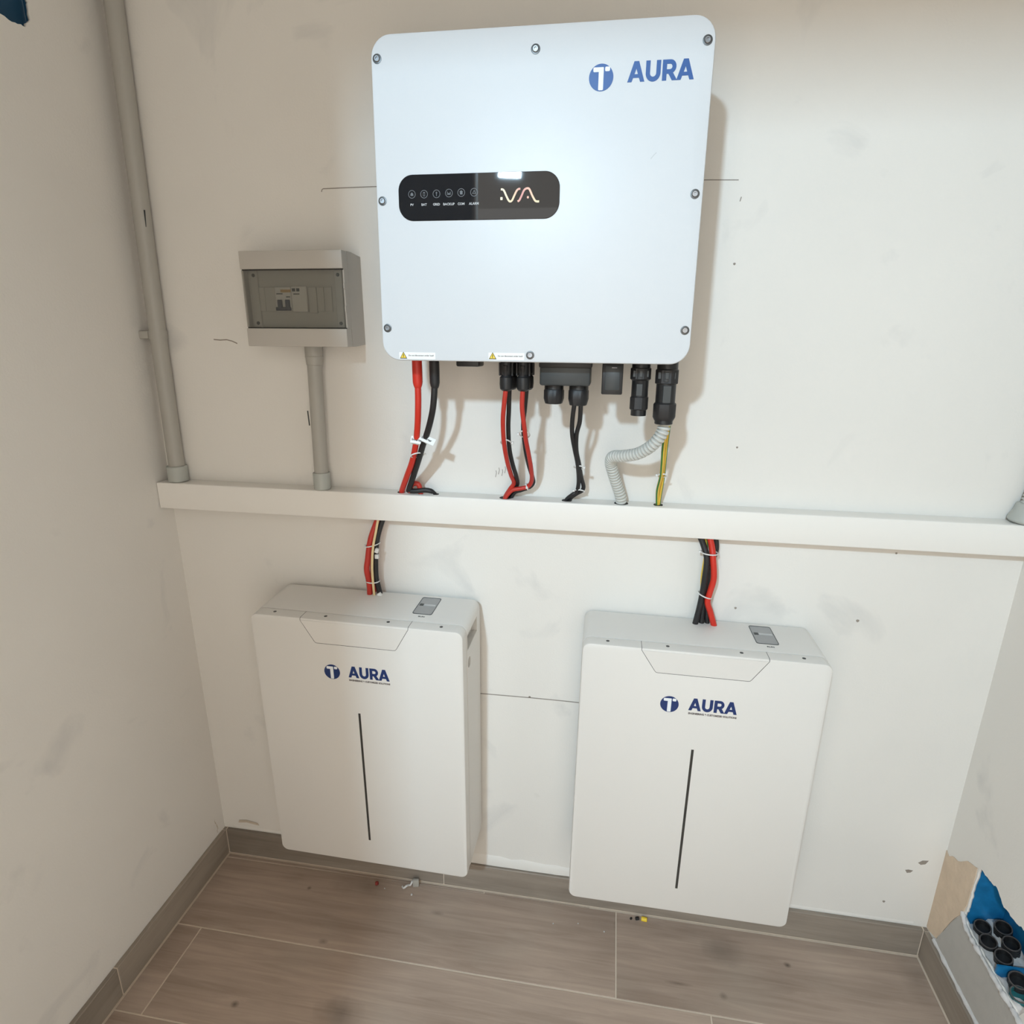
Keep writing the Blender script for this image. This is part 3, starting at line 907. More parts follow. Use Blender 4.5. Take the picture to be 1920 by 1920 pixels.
# two round power plugs
def plug(gx_, k, z0, parts):
    root = None
    for name, mat, prof, fl in parts:
        bm = NB()
        add_lathe(bm, [(r * k, t) for r, t in prof], (gx_, YC, z0), (0, 0, -1), 24, flat=fl)
        o = obj(name, bm, mat, inv if root is None else root)
        root = root or o
    return root
pl1 = plug(0.1770, 1.0, 0.006, [
    ('power_plug', 'black', [(0.0150, 0.0), (0.0150, 0.014), (0.0168, 0.015), (0.0168, 0.031), (0.0145, 0.033), (0.0138, 0.034), (0.0138, 0.060)], 0),
    ('plug_ring', 'black_soft', [(0.0165, 0.013), (0.0176, 0.014), (0.0176, 0.031), (0.0160, 0.032)], 3),
    ('plug_nut', 'black_soft', [(0.0145, 0.0595), (0.0158, 0.061), (0.0158, 0.080), (0.0135, 0.082)], 3),
    ('plug_cap', 'black', [(0.0128, 0.080), (0.0128, 0.0910), (0.0115, 0.0915)], 0)])
pl2 = plug(0.2195, 1.0, 0.006, [
    ('power_plug', 'black', [(0.0170, 0.0), (0.0170, 0.014), (0.0185, 0.016), (0.0185, 0.034), (0.0165, 0.036), (0.0162, 0.038), (0.0162, 0.070)], 0),
    ('plug_ring', 'black_soft', [(0.0185, 0.015), (0.0197, 0.016), (0.0197, 0.037), (0.0180, 0.038)], 3),
    ('plug_nut', 'black_soft', [(0.0180, 0.069), (0.0198, 0.071), (0.0198, 0.092), (0.0165, 0.098)], 3),
    ('plug_cap', 'black', [(0.0150, 0.096), (0.0150, 0.1035), (0.0135, 0.1045)], 0)])
box('plug_flat', 'charcoal', pl1, 0.1705, 0.1805, YC - 0.0146, YC - 0.0125, -0.0520, -0.0325, 0.0005, 1)
box('plug_flat', 'charcoal', pl2, 0.2135, 0.2265, YC - 0.0172, YC - 0.0150, -0.0625, -0.0345, 0.0005, 1)
for k in (-1, 0, 1):
    box('plug_lug', 'charcoal', pl2, 0.2180 + k * 0.011 - 0.003, 0.2180 + k * 0.011 + 0.003, YC - 0.0196 + abs(k) * 0.0035, YC - 0.0170 + abs(k) * 0.0035, -0.0240, -0.0130, 0.0005, 1)
    box('plug_lug', 'charcoal', pl1, 0.1765 + k * 0.010 - 0.0028, 0.1765 + k * 0.010 + 0.0028, YC - 0.0178 + abs(k) * 0.0030, YC - 0.0155 + abs(k) * 0.0030, -0.0215, -0.0110, 0.0005, 1)

# ================================================================== CABLES UNDER THE INVERTER
def tie(parent, pts, c, rx, ry, axis=(0, 0, 1), head=(1, 0)):
    """thin nylon tie ring round c with its locking head"""
    c = Vector(c)
    a, b = frame_for(Vector(axis))
    if abs(a.x) < abs(b.x): a, b = b, a
    bm = NB()
    rx += 0.0012; ry += 0.0012
    ring = [c + rx * math.cos(2 * math.pi * k / 24) * a + ry * math.sin(2 * math.pi * k / 24) * b for k in range(25)]
    add_sweep(bm, ring, 0.0013, 6)
    h = c + a * (rx + 0.002) * head[0] + b * head[1]
    add_box(bm, h.x - 0.0022, h.x + 0.0022, h.y - 0.002, h.y + 0.002, h.z - 0.0022, h.z + 0.0022, 0.0004, 1)
    return obj('cable_tie', bm, 'white_nylon', parent, 50)

TZ = 1.044   # cables vanish just below the top of the trunking
# heavy red and black battery leads
red = [(0.6363, -0.135, 1.300), (0.6363, -0.135, 1.2891), (0.6362, -0.135, 1.2629), (0.6343, -0.132, 1.2388), (0.6289, -0.122, 1.2082), (0.6187, -0.105, 1.1702), (0.6014, -0.08, 1.1285), (0.5804, -0.055, 1.0919), (0.5590, -0.026, 1.0560), (0.5545, -0.020, TZ)]
rc = tag(cable('battery_lead', red, 0.0058, 'red'), 'thick bright red cable hanging at the left end under the inverter', 'cable')
lathe('heat_shrink', 'red', rc, [(0.0088, 0.0), (0.0090, 0.020), (0.0088, 0.042), (0.0076, 0.048), (0.0060, 0.052)], (0.6363, -0.135, 1.327), (0, 0, -1), 18)
cable('cable_loop', [(0.5755, -0.030, 1.052), (0.5800, -0.028, 1.0665), (0.5882, -0.026, 1.0705), (0.5955, -0.025, 1.0655), (0.5985, -0.024, TZ)], 0.0052, 'red_dark', rc)
blk = [(0.6677, -0.135, 1.300), (0.6677, -0.135, 1.2897), (0.6659, -0.135, 1.2636), (0.6605, -0.13, 1.2344), (0.6467, -0.115, 1.1979), (0.6305, -0.1, 1.1647), (0.6145, -0.08, 1.1322), (0.5951, -0.055, 1.0958), (0.5780, -0.034, 1.0640), (0.5740, -0.029, 1.054)]
kc = tag(cable('battery_lead', blk, 0.0058, 'black_soft'), 'thick black cable hanging beside the red one under the inverter', 'cable')
lathe('heat_shrink', 'black_soft', kc, [(0.0088, 0.0), (0.0090, 0.020), (0.0088, 0.042), (0.0076, 0.048), (0.0060, 0.052)], (0.6677, -0.135, 1.327), (0, 0, -1), 18)
cable('cable_end', [(0.5770, -0.030, 1.0550), (0.5906, -0.030, 1.0555), (0.6082, -0.028, 1.0575), (0.6210, -0.026, 1.0555), (0.6300, -0.023, 1.0490), (0.6330, -0.022, TZ)], [0.0052] * 24 + [0.0050, 0.0048, 0.0045, 0.004, 0.0036, 0.0033, 0.003, 0.0028, 0.0025, 0.0022, 0.002, 0.002, 0.002, 0.002, 0.002, 0.002, 0.002], 'black_soft', kc)
tie(kc, None, (0.6165, -0.093, 1.1440), 0.0118, 0.0085, (-0.35, 0.45, 0.8))
# white name tags on the two leads
def cable_tag(parent, c, ang, ln, x_off):
    t = bpy.data.objects.new('name_tag', None)
    bm = NB()
    add_box(bm, -0.008 + x_off, ln + x_off, -0.0073, -0.0063, -0.0066, 0.0066, 0.0003, 1)
    ringp = [Vector((0.0066 * math.cos(2 * math.pi * k / 18), 0.0066 * math.sin(2 * math.pi * k / 18), 0)) for k in range(18)]
    rings = [[(p.x, p.y, z) for p in ringp] for z in (-0.0066, 0.0066)]
    add_rings(bm, rings)
    o = obj('name_tag', bm, 'label', parent, 40)
    o.location = c
    o.rotation_euler = ang
    text_mesh('tag_text', 'gap', o, 'Inverter', 0.004, 0.0002, 0.0062, -0.0073, 0.0001, bold=0.0002)
    return o
cable_tag(rc, (0.6192, -0.1085, 1.1745), (R(-25), R(8), R(4)), 0.012, 0.0)
cable_tag(kc, (0.6372, -0.106, 1.1775), (R(-25), R(22), R(0)), 0.0185, 0.002)

# photovoltaic leads with their plug connectors
def pv_plug(parent, x, y, z):
    bm = NB()
    add_lathe(bm, [(0.0098, 0.0), (0.0102, 0.008), (0.0102, 0.021), (0.0085, 0.024), (0.0088, 0.026), (0.0112, 0.029), (0.0116, 0.040), (0.0108, 0.048), (0.0080, 0.051), (0.0050, 0.052)], (x, y, z), (0, 0, -1), 20)
    o = obj('plug_connector', bm, 'black', parent, 30)
    bm = NB()
    for sx_ in (-1, 1):
        add_box(bm, x + sx_ * 0.0108 - 0.0015, x + sx_ * 0.0108 + 0.0015, y - 0.004, y + 0.004, z - 0.026, z - 0.004, 0.0006, 1)
    add_lathe(bm, [(0.0042, 0.0), (0.0048, 0.012), (0.0044, 0.022)], (x, y - 0.0088, z - 0.008), (0, 0.25, -1), 12)
    obj('latch', bm, 'black_soft', o, 40)
pvz = 1.326
paths = [
    ('red', 'red_dark', 0.0042, [(0.7977, -0.15, 1.290), (0.7977, -0.15, 1.2753), (0.7941, -0.145, 1.2491), (0.7905, -0.135, 1.2197), (0.7889, -0.115, 1.178), (0.7906, -0.09, 1.1382), (0.7929, -0.06, 1.1056), (0.7950, -0.037, 1.0837), (0.7860, -0.030, 1.0687), (0.7770, -0.026, 1.0540), (0.7740, -0.025, TZ)], (0.7985, -0.148), 'red wire of the left plug pair under the middle of the inverter'),
    ('black', 'black_soft', 0.0042, [(0.8020, -0.125, 1.290), (0.8000, -0.125, 1.273), (0.7984, -0.12, 1.2368), (0.7958, -0.11, 1.2066), (0.7954, -0.095, 1.1646), (0.7984, -0.075, 1.1302), (0.8018, -0.05, 1.1005), (0.8004, -0.026, 1.0784), (0.7900, -0.023, 1.0641), (0.7800, -0.020, 1.0530), (0.7770, -0.0190, TZ)], (0.8025, -0.122), 'black wire of the left plug pair under the middle of the inverter'),
    ('red', 'red_dark', 0.0042, [(0.8274, -0.15, 1.290), (0.8274, -0.15, 1.2759), (0.8261, -0.145, 1.2453), (0.8287, -0.135, 1.2114), (0.8298, -0.12, 1.1851), (0.8322, -0.1, 1.1569), (0.8337, -0.07, 1.1202), (0.8318, -0.045, 1.0931), (0.8239, -0.034, 1.0777), (0.8097, -0.033, 1.0722), (0.7924, -0.033, 1.0681), (0.7816, -0.033, 1.0576), (0.7740, -0.0320, TZ)], (0.8280, -0.148), 'red wire of the right plug pair, curling left onto the trunking'),
    ('black', 'black_soft', 0.0042, [(0.8303, -0.125, 1.290), (0.8303, -0.125, 1.2736), (0.8271, -0.12, 1.2423), (0.8232, -0.11, 1.2075), (0.8254, -0.095, 1.1657), (0.8291, -0.075, 1.1314), (0.8323, -0.05, 1.105), (0.8334, -0.032, 1.0857), (0.825, -0.024, 1.0735), (0.8088, -0.023, 1.0663), (0.7947, -0.022, 1.0602), (0.7840, -0.020, TZ)], (0.8310, -0.122), 'black wire of the right plug pair, curling left onto the trunking'),
]
pv = []
for nm, mat, r, pts, (px, py), lb in paths:
    o = tag(cable('solar_lead', pts, r, mat), lb, 'cable', 'solar leads under the inverter')
    pv_plug(o, px, py, pvz)
    pv.append(o)
tie(pv[0], None, (0.7910, -0.105, 1.1760), 0.0085, 0.0150, (0.0, 0.5, 0.85))
tie(pv[2], None, (0.8270, -0.118, 1.1950), 0.0080, 0.0150, (0.0, 0.5, 0.85), (-1, 0))
tie(pv[2], None, (0.8215, -0.030, 1.0755), 0.0050, 0.0080, (1, 0, 0.4), (0, 0.008))
# two black supply wires from the terminal box
ac1 = [(0.9175, -0.130, 1.268), (0.9159, -0.14, 1.2543), (0.9126, -0.13, 1.2226), (0.9127, -0.12, 1.1975), (0.9173, -0.1, 1.1651), (0.9219, -0.08, 1.1363), (0.9235, -0.05, 1.0985), (0.9202, -0.03, 1.0719), (0.9110, -0.028, 1.0628), (0.9010, -0.024, 1.0530), (0.8970, -0.0230, TZ)]
ac2 = [(0.9255, -0.130, 1.268), (0.9268, -0.14, 1.2546), (0.9256, -0.13, 1.223), (0.9203, -0.12, 1.1978), (0.9200, -0.1, 1.1652), (0.9245, -0.078, 1.1364), (0.9284, -0.05, 1.104), (0.9326, -0.035, 1.0825), (0.9296, -0.03, 1.0724), (0.9203, -0.024, 1.0649), (0.9080, -0.020, 1.0540), (0.9040, -0.0190, TZ)]
a1 = tag(cable('supply_wire', ac1, 0.0040, 'black_soft'), 'left one of two thin black wires hanging from the terminal box', 'cable', 'black supply wires')
a2 = tag(cable('supply_wire', ac2, 0.0040, 'black_soft'), 'right one of two thin black wires hanging from the terminal box', 'cable', 'black supply wires')
tie(a2, None, (0.9235, -0.074, 1.1290), 0.0075, 0.0060, (0.1, 0.6, 0.8))
tie(a2, None, (0.9250, -0.031, 1.0715), 0.0085, 0.0055, (0.1, 0.6, 0.8), (-1, 0))

# grey corrugated hose from the right-hand plug
fp = spline([(1.0690, -0.140, 1.2400), (1.0690, -0.14, 1.2286), (1.0657, -0.14, 1.2086), (1.0524, -0.135, 1.187), (1.0298, -0.12, 1.1683), (1.0037, -0.1, 1.1586), (0.9868, -0.08, 1.1529), (0.9825, -0.062, 1.139), (0.9875, -0.05, 1.117), (0.9971, -0.035, 1.0876), (1.0050, -0.027, 1.064), (1.0070, -0.0220, 1.050), (1.0075, -0.021, TZ)], 30)
# resample by length so the ribs are even
L = [0.0]
for a, b in zip(fp, fp[1:]): L.append(L[-1] + (b - a).length)
pitch = 0.0066
nr = int(L[-1] / pitch)
pts, rad = [], []
def at_len(s):
    for i in range(len(L) - 1):
        if L[i + 1] >= s:
            return fp[i].lerp(fp[i + 1], (s - L[i]) / max(1e-9, L[i + 1] - L[i]))
    return fp[-1]
for k in range(nr):
    for f, r in ((0.0, 0.0074), (0.13, 0.0104), (0.25, 0.0110), (0.60, 0.0110), (0.74, 0.0104), (0.87, 0.0074)):
        pts.append(at_len((k + f) * pitch)); rad.append(r)
bm = NB()
add_sweep(bm, pts, rad, 22)
tag(obj('corrugated_hose', bm, 'flex', None, 60), 'light grey corrugated hose bending from the big black plug to the trunking', 'conduit')
# earth wires
e1 = [(1.0790, -0.125, 1.2420), (1.0782, -0.125, 1.2280), (1.0780, -0.105, 1.1863), (1.0791, -0.085, 1.1536), (1.0807, -0.06, 1.1182), (1.0806, -0.04, 1.0875), (1.0800, -0.023, 1.0600), (1.0795, -0.0200, TZ)]
e2 = [(1.0740, -0.130, 1.2420), (1.0738, -0.130, 1.2280), (1.0725, -0.112, 1.1832), (1.0745, -0.09, 1.1446), (1.0757, -0.07, 1.1183), (1.0736, -0.045, 1.0853), (1.0758, -0.026, 1.0600), (1.0775, -0.0210, TZ)]
sec = {0: 1, 1: 1, 6: 1, 7: 1}
w1 = tag(cable('earth_wire', e1, 0.0033, ['wire_yellow', 'green'], sectors=sec, n=12), 'right strand of the yellow-green earth wire pair beside the grey hose', 'cable', 'yellow-green earth wires')
w2 = tag(cable('earth_wire', e2, 0.0033, ['wire_yellow', 'green'], sectors={3: 1, 4: 1, 9: 1}, n=12), 'left strand of the yellow-green earth wire pair beside the grey hose', 'cable', 'yellow-green earth wires')
tie(w2, None, (1.0778, -0.067, 1.1180), 0.0064, 0.0085, (0, 0.5, 0.85), (-1, 0))

# ================================================================== TRUNKING
T0, T1, TD = 0.9905, 1.0489, 0.0418
tr_ = empty('cable_trunking', (0, 0, T0))
tag(tr_, 'long white cable trunking running across the whole back wall', 'trunking')
box('base_channel', 'trunk', tr_, 0.0015, W - 0.0015, -0.0345, -0.0005, 0.0004, T1 - T0 - 0.0006, 0.0006, 1)
bm = NB()
prof = [(-0.0300, T1 - T0 - 0.0006), (-0.0300, T1 - T0), (-TD + 0.0018, T1 - T0), (-TD + 0.0005, T1 - T0 - 0.0005), (-TD, T1 - T0 - 0.0018), (-TD, 0.0018), (-TD + 0.0005, 0.0005), (-TD + 0.0018, 0.0), (-0.0300, 0.0), (-0.0300, 0.0006)]
add_rings(bm, [[(x, y, z) for y, z in prof] for x in (0.0015, W - 0.0015)])
obj('snap_cover', bm, 'trunk', tr_, 50)
for x, y, r in [(0.5545, -0.020, 0.008), (0.6300, -0.0225, 0.006), (0.7760, -0.025, 0.012), (0.9000, -0.0215, 0.010), (1.0072, -0.0225, 0.0135), (1.0785, -0.0205, 0.009)]:
    lathe('cable_hole', 'gap', tr_, [(r, 0.0), (r, 0.0008)], (x, y, T1 - T0 - 0.0006), (0, 0, 1), 20)

# ================================================================== CONDUITS
c1 = empty('rigid_conduit', (0.0385, -0.0185, T1))
tag(c1, 'long grey plastic conduit rising in the left corner beside the left wall', 'conduit')
bm = NB()
add_sweep(bm, [Vector((0, 0, 0.004)), Vector((0.0020, 0, 0.15)), Vector((0.0045, 0, 0.32)), Vector((0.0185, 0, 0.888)), Vector((0.026, 0, CEIL - T1 - 0.002))], 0.0162, 24)
obj('pipe', bm, 'conduit', c1)
lathe('coupling', 'coupling', c1, [(0.0190, 0.0), (0.0208, 0.001), (0.0208, 0.018), (0.0212, 0.019), (0.0212, 0.033), (0.0200, 0.0345), (0.0168, 0.0345)], (0.0005, 0, 0.0006), (0, 0, 1), 28)
bm = NB()
add_box(bm, -0.0405, -0.010, -0.012, 0.004, 0.3035, 0.3195, 0.003)
add_lathe(bm, [(0.0178, 0.3035), (0.0178, 0.3195)], (0.0045, 0, 0), (0, 0, 1), 20)
obj('clip', bm, 'conduit', c1)
stroke_o = stroke('scuff', [(-0.0005 + 0.0175, 0.515), (0.0195, 0.540), (0.020, 0.545)], 0.004, 'charcoal', c1, -0.0126, 0.0004)
stroke_o.location = (0.004, 0.003, 0)

c2 = empty('rigid_conduit', (0.3820, -0.026, T1))
tag(c2, 'short grey plastic conduit between the breaker box and the trunking', 'conduit')
bm = NB()
add_sweep(bm, [Vector((0, 0, 0.004)), Vector((0.002, 0, 0.10)), Vector((0.0065, 0, 0.2915))], 0.0142, 24)
obj('pipe', bm, 'conduit', c2)
lathe('coupling', 'coupling', c2, [(0.0160, 0.0), (0.0172, 0.001), (0.0176, 0.034), (0.0168, 0.0355), (0.0145, 0.0355)], (0.0004, 0, 0.0006), (0, 0, 1), 28)
lathe('coupling', 'conduit', c2, [(0.0145, 0.256), (0.0158, 0.2565), (0.0170, 0.2720), (0.0174, 0.2722), (0.0176, 0.2732), (0.0170, 0.2735), (0.0172, 0.2925)], (0.0064, 0, 0.0), (0, 0, 1), 28)
stroke('scuff', [(-0.0105, 0.136), (-0.0112, 0.150), (-0.0118, 0.166)], 0.0024, 'charcoal', c2, -0.0112, 0.0006)

c3 = empty('conduit_fitting', (1.7185, -0.024, T1))
tag(c3, 'grey conduit fitting with corrugated hose at the right end of the trunking', 'conduit')
lathe('coupling', 'coupling', c3, [(0.0235, 0.0), (0.0262, 0.003), (0.0262, 0.009), (0.0225, 0.018), (0.0200, 0.034), (0.0180, 0.035)], (0.0, 0.002, 0.0006), (0.10, 0, 1), 28)
bm = NB()
hp, hr = [], []
for k in range(235):
    for f, r in ((0.0, 0.0125), (0.15, 0.0150), (0.5, 0.0154), (0.8, 0.0125)):
        s = (k + f) * 0.006
        hp.append(Vector((0.0035 + min(s * 0.10, 0.008), 0.002, 0.034 + s))); hr.append(r)
add_sweep(bm, hp, hr, 20)
obj('hose', bm, 'flex', c3, 60)

# ================================================================== BREAKER BOX
PX0, PX1, PZ0, PZ1, PD = 0.2861, 0.4874, 1.3421, 1.5109, 0.0858
pb = empty('breaker_box', ((PX0 + PX1) / 2, 0.0, PZ0))
tag(pb, 'small grey plastic breaker box with smoked window on the back wall', 'breaker box')
hw, ph = (PX1 - PX0) / 2, PZ1 - PZ0
d0, d1 = 1.3750 - PZ0, 1.4794 - PZ0      # door opening
# tapered housing: back plate smaller at the top
bm = NB()
add_rings(bm, [[(-hw + 0.004, -0.0005, 0.003), (hw, -0.0005, 0.003), (hw, -0.0005, ph - 0.004), (-hw + 0.004, -0.0005, ph - 0.004)],
               [(-hw, -0.045, 0.0), (hw, -0.045, 0.0), (hw, -0.045, ph), (-hw, -0.045, ph)],
               [(-hw, -0.062, 0.0), (hw, -0.062, 0.0), (hw, -0.062, ph), (-hw, -0.062, ph)]])
obj('housing', bm, 'enclosure', pb, 20)
box('front_frame', 'enclosure', pb, -hw, hw, -PD, -0.062, d1, ph, 0.0016, 2)
box('front_frame', 'enclosure', pb, -hw, hw, -PD, -0.062, 0.0, d0, 0.0016, 2)
box('front_frame', 'enclosure', pb, hw - 0.0035, hw, -0.0800, -0.062, d0 - 0.001, d1 + 0.001, 0.0006, 1)
box('front_frame', 'enclosure', pb, -hw, -hw + 0.0035, -0.0800, -0.062, d0 - 0.001, d1 + 0.001, 0.0006, 1)
inn = box('inner_panel', 'enclosure_in', pb, -hw + 0.003, hw - 0.003, -0.0660, -0.0615, d0, d1)
box('gap_shadow', 'gap', pb, -hw + 0.001, hw - 0.001, -0.0815, -0.0800, d1 - 0.0018, d1 + 0.0002)
box('gap_shadow', 'gap', pb, -hw + 0.001, hw - 0.001, -0.0815, -0.0800, d0 - 0.0002, d0 + 0.0018)
for sx_ in (-1, 1):
    box('side_rib', 'enclosure_in', inn, sx_ * 0.084 - 0.0075, sx_ * 0.084 + 0.0075, -0.0710, -0.0655, d0 + 0.001, d1 - 0.001, 0.001, 1)
    for zz in (d0 + 0.0095, d1 - 0.0095):
        lathe('screw', 'charcoal', inn, [(0.0034, 0.0), (0.0030, 0.001), (0.0014, 0.0011)], (sx_ * 0.084, -0.0708, zz), (0, -1, 0), 14)
zc0, zc1 = 1.4060 - PZ0, 1.4480 - PZ0
ox = -(PX0 + PX1) / 2
box('cutout_frame', 'enclosure_in', inn, -0.0700, 0.0680, -0.0672, -0.0658, zc0 - 0.002, zc1 + 0.003)
for xa, xb, ya in [(0.2995, 0.3210, -0.0690), (0.3215, 0.3440, -0.0690), (0.4100, 0.4255, -0.0705), (0.4262, 0.4400, -0.0692), (0.4405, 0.4555, -0.0692)]:
    box('blank_plate', 'enclosure_in', inn, xa + ox, xb + ox, ya, -0.0665, zc0 - (0.003 if ya < -0.07 else 0), zc1 + 0.001, 0.0005, 1)
br = box('circuit_breaker', 'breaker', inn, 0.3445 + ox, 0.3765 + ox, -0.0735, -0.0665, zc0, zc1 + 0.001, 0.0008, 1)
box('breaker_print', 'orange', inn, 0.3560 + ox, 0.3765 + ox, -0.0738, -0.0735, zc0 + 0.0335, zc0 + 0.0385)
box('breaker_print', 'charcoal', inn, 0.3475 + ox, 0.3600 + ox, -0.0738, -0.0735, zc0 + 0.0300, zc0 + 0.0320)
box('breaker_print', 'charcoal', inn, 0.3665 + ox, 0.3745 + ox, -0.0738, -0.0735, zc0 + 0.0245, zc0 + 0.0265)
for tx_ in (0.3500, 0.3655):
    box('toggle', 'toggle', inn, tx_ + ox, tx_ + 0.0085 + ox, -0.0785, -0.0735, zc0 + 0.004, zc0 + 0.0205, 0.001, 1)
box('toggle', 'toggle', inn, 0.3455 + ox, 0.3755 + ox, -0.0780, -0.0735, zc0 + 0.001, zc0 + 0.0075, 0.001, 1)
mod = box('residual_module', 'breaker', inn, 0.3775 + ox, 0.4080 + ox, -0.0740, -0.0665, zc0 - 0.001, zc1 + 0.002, 0.0008, 1)
for k in range(2):
    box('module_button', 'charcoal', inn, 0.3800 + k * 0.0085 + ox, 0.3860 + k * 0.0085 + ox, -0.0746, -0.0740, zc1 - 0.0070, zc1 - 0.0015)
box('module_button', 'charcoal', inn, 0.3820 + ox, 0.3940 + ox, -0.0746, -0.0740, zc1 - 0.0125, zc1 - 0.0105)
box('smoked_door', 'smoked', pb, -hw + 0.0012, hw - 0.0022, -0.0846, -0.0822, d0 + 0.0018, d1 - 0.0018, 0.0006, 1)
for zz in (d0 + 0.030, d0 + 0.070):
    box('door_hinge', 'enclosure', pb, hw - 0.002, hw + 0.0008, -0.0840, -0.0760, zz, zz + 0.010, 0.0006, 1)

# ================================================================== BATTERIES
def battery(c, rot, w, h, dep, label, hole):
    rot = Euler(rot)
    base = Vector(c) + rot.to_matrix() @ Vector((0, 0, -h / 2))
    root = empty('battery_cabinet', base, rot)
    tag(root, label, 'battery', 'white wall batteries')
    cz = h / 2
    FD = 0.0285                                   # depth of the front cover
    r = 0.016
    if hole:
        # body with a grip recess cut through the right flank
        bm = NB()
        y0, y1 = FD + 0.0010, dep
        add_rprism(bm, 0, cz, w + 0.002, h + 0.0024, r + 0.001, [(0.0, y1), (0.0, y0 + 0.0016), (0.0009, y0)], 6)
        body = obj('body', bm, 'battery', root)
        cut = NB()
        gy0, gy1 = 0.0185 + 0.0, 0.1160
        gz0, gz1 = cz + 0.2545, cz + 0.2885
        add_box(cut, w / 2 - 0.045, w / 2 + 0.02, max(gy0, FD + 0.004), gy1, gz0, gz1)
        add_lathe(cut, [(0.0115, -0.03), (0.0115, 0.03)], (w / 2, 0.0455, cz + 0.2205), (1, 0, 0), 20)
        cm = bpy.data.meshes.new('cutter')
        bmesh.ops.recalc_face_normals(cut, faces=cut.faces)
        cut.to_mesh(cm); cut.free()
        co = bpy.data.objects.new('cutter', cm)
        C.objects.link(co)
        md = body.modifiers.new('grip', 'BOOLEAN')
        md.operation = 'DIFFERENCE'; md.object = co; md.solver = 'EXACT'
        body.parent = None
        dg = bpy.context.evaluated_depsgraph_get()
        me2 = bpy.data.meshes.new_from_object(body.evaluated_get(dg))
        body.modifiers.clear()
        body.data = me2
        body.parent = root
        bpy.data.objects.remove(co, do_unlink=True)
        me2.set_sharp_from_angle(angle=R(35))
        for k in range(3):
            box('grip_rib', 'battery', body, w / 2 - 0.040, w / 2 - 0.010, 0.084 + k * 0.010, 0.086 + k * 0.010, gz0 + 0.001, gz1 - 0.001)
        lathe('side_button', 'conduit', root, [(0.0108, 0.0), (0.0108, 0.018), (0.009, 0.019)], (w / 2 - 0.028, 0.0455, cz + 0.2205), (1, 0, 0), 20)
    else:
        bm = NB()
        add_rprism(bm, 0, cz, w + 0.002, h + 0.0024, r + 0.001, [(0.0, dep), (0.0, FD + 0.0026), (0.0009, FD + 0.0010)], 6)
        body = obj('body', bm, 'battery', root)
    # front cover with softened edges
    bm = NB()
    add_rprism(bm, 0, cz, w, h, r, [(0.002, FD), (0.0, FD - 0.001), (0.0, 0.0045), (0.0012, 0.0013), (0.0045, 0.0)], 8)
    obj('front_cover', bm, 'battery', root, 40)
    # trapezoid flap seam: thin dark groove lines on front and top
    fz = cz + 0.2575
    zt = h
    top = zt - 0.0045
    xl, xr, xb0, xb1 = -0.1145, 0.1145, -0.0850, 0.0855
    lo = [(xl, top), (xb0 - 0.003, fz + 0.004), (xb0, fz + 0.0006), (xb0 + 0.004, fz), (xb1 - 0.004, fz), (xb1, fz + 0.0006), (xb1 + 0.003, fz + 0.004), (xr, top)]
    def off(p, d):
        out = []
        for i, (a, b) in enumerate(p):
            q0, q1 = Vector(p[max(i - 1, 0)]), Vector(p[min(i + 1, len(p) - 1)])
            t = (q1 - q0).normalized()
            out.append((a - t.y * d, b + t.x * d))
        return out
    print_flat('flap_groove', 'gap', root, [off(lo, 0.0004) + off(lo, -0.0004)[::-1]], 0.0, 0.00012)
    inner = off(lo, 0.0010)
    print_flat('flap', 'battery', root, [[(inner[0][0], top)] + inner[1:-1] + [(inner[-1][0], top)]], 0.0002, 0.0008)
    for xg in (xl, xr):
        box('flap_groove', 'gap', root, xg - 0.0004, xg + 0.0004, 0.004, FD, zt - 0.0005, zt + 0.00015)
    for xg in (xl, xr):
        cable('flap_groove', [(xg, 0.0001, top - 0.0002), (xg, 0.0012, zt - 0.0011), (xg, 0.0046, zt)], 0.00045, 'gap', root, n=6, per=3)
    # four countersunk screws on the top of the cover
    for sx_ in (-0.178, -0.066, 0.068, 0.178):
        bm = NB()
        add_lathe(bm, [(0.0034, 0.0), (0.0034, 0.0004), (0.0026, 0.0008), (0.0014, 0.0008)], (sx_, 0.0165, zt - 0.0001), (0, 0, 1), 16)
        obj('screw', bm, 'dark_steel', root)
    # clear window on top
    wx0, wx1, wy0, wy1 = 0.1045, 0.1445, 0.0590, 0.1330
    zb = h + 0.0012
    loop = rrect((wx0 + wx1) / 2, (wy0 + wy1) / 2, wx1 - wx0, wy1 - wy0, 0.0045, 4)
    me_ = fill_mesh('window_rim', [[((a - (wx0 + wx1) / 2) * 1.045 + (wx0 + wx1) / 2, (b - (wy0 + wy1) / 2) * 1.025 + (wy0 + wy1) / 2) for a, b in loop], loop], 0.0010, lambda u, v, w_: (u, v, zb + w_))
    win = link_mesh('window_rim', me_, 'charcoal', root)
    me_ = fill_mesh('window', [loop], 0.0004, lambda u, v, w_: (u, v, zb + w_))
    link_mesh('window', me_, 'hatch', root)
    box('switch_inside', 'hatch_in', root, wx0 + 0.012, wx1 - 0.003, 0.0960, 0.1030, zb + 0.0004, zb + 0.0009)
    box('switch_inside', 'charcoal', root, wx0 + 0.003, wx0 + 0.011, 0.0950, 0.1040, zb + 0.0004, zb + 0.0009)
    text_mesh('window_text', 'charcoal', root, 'RUN', 0.127, zb, 0.0065, 0.0480, 0.0003, width=0.013, bold=0.0002, top=True)
    # light bar
    sl = box('light_bar', 'slit', root, -0.0046, 0.0004, -0.0004, 0.001, cz - 0.2425, cz + 0.0980, 0.0003, 1)
    # print
    emblem(root, 'navy', -0.0545, cz + 0.1932, 0.0172, 0.0)
    lettering(root, 'navy', -0.0188, cz + 0.1845, 0.0888, 0.0262, 0.0)
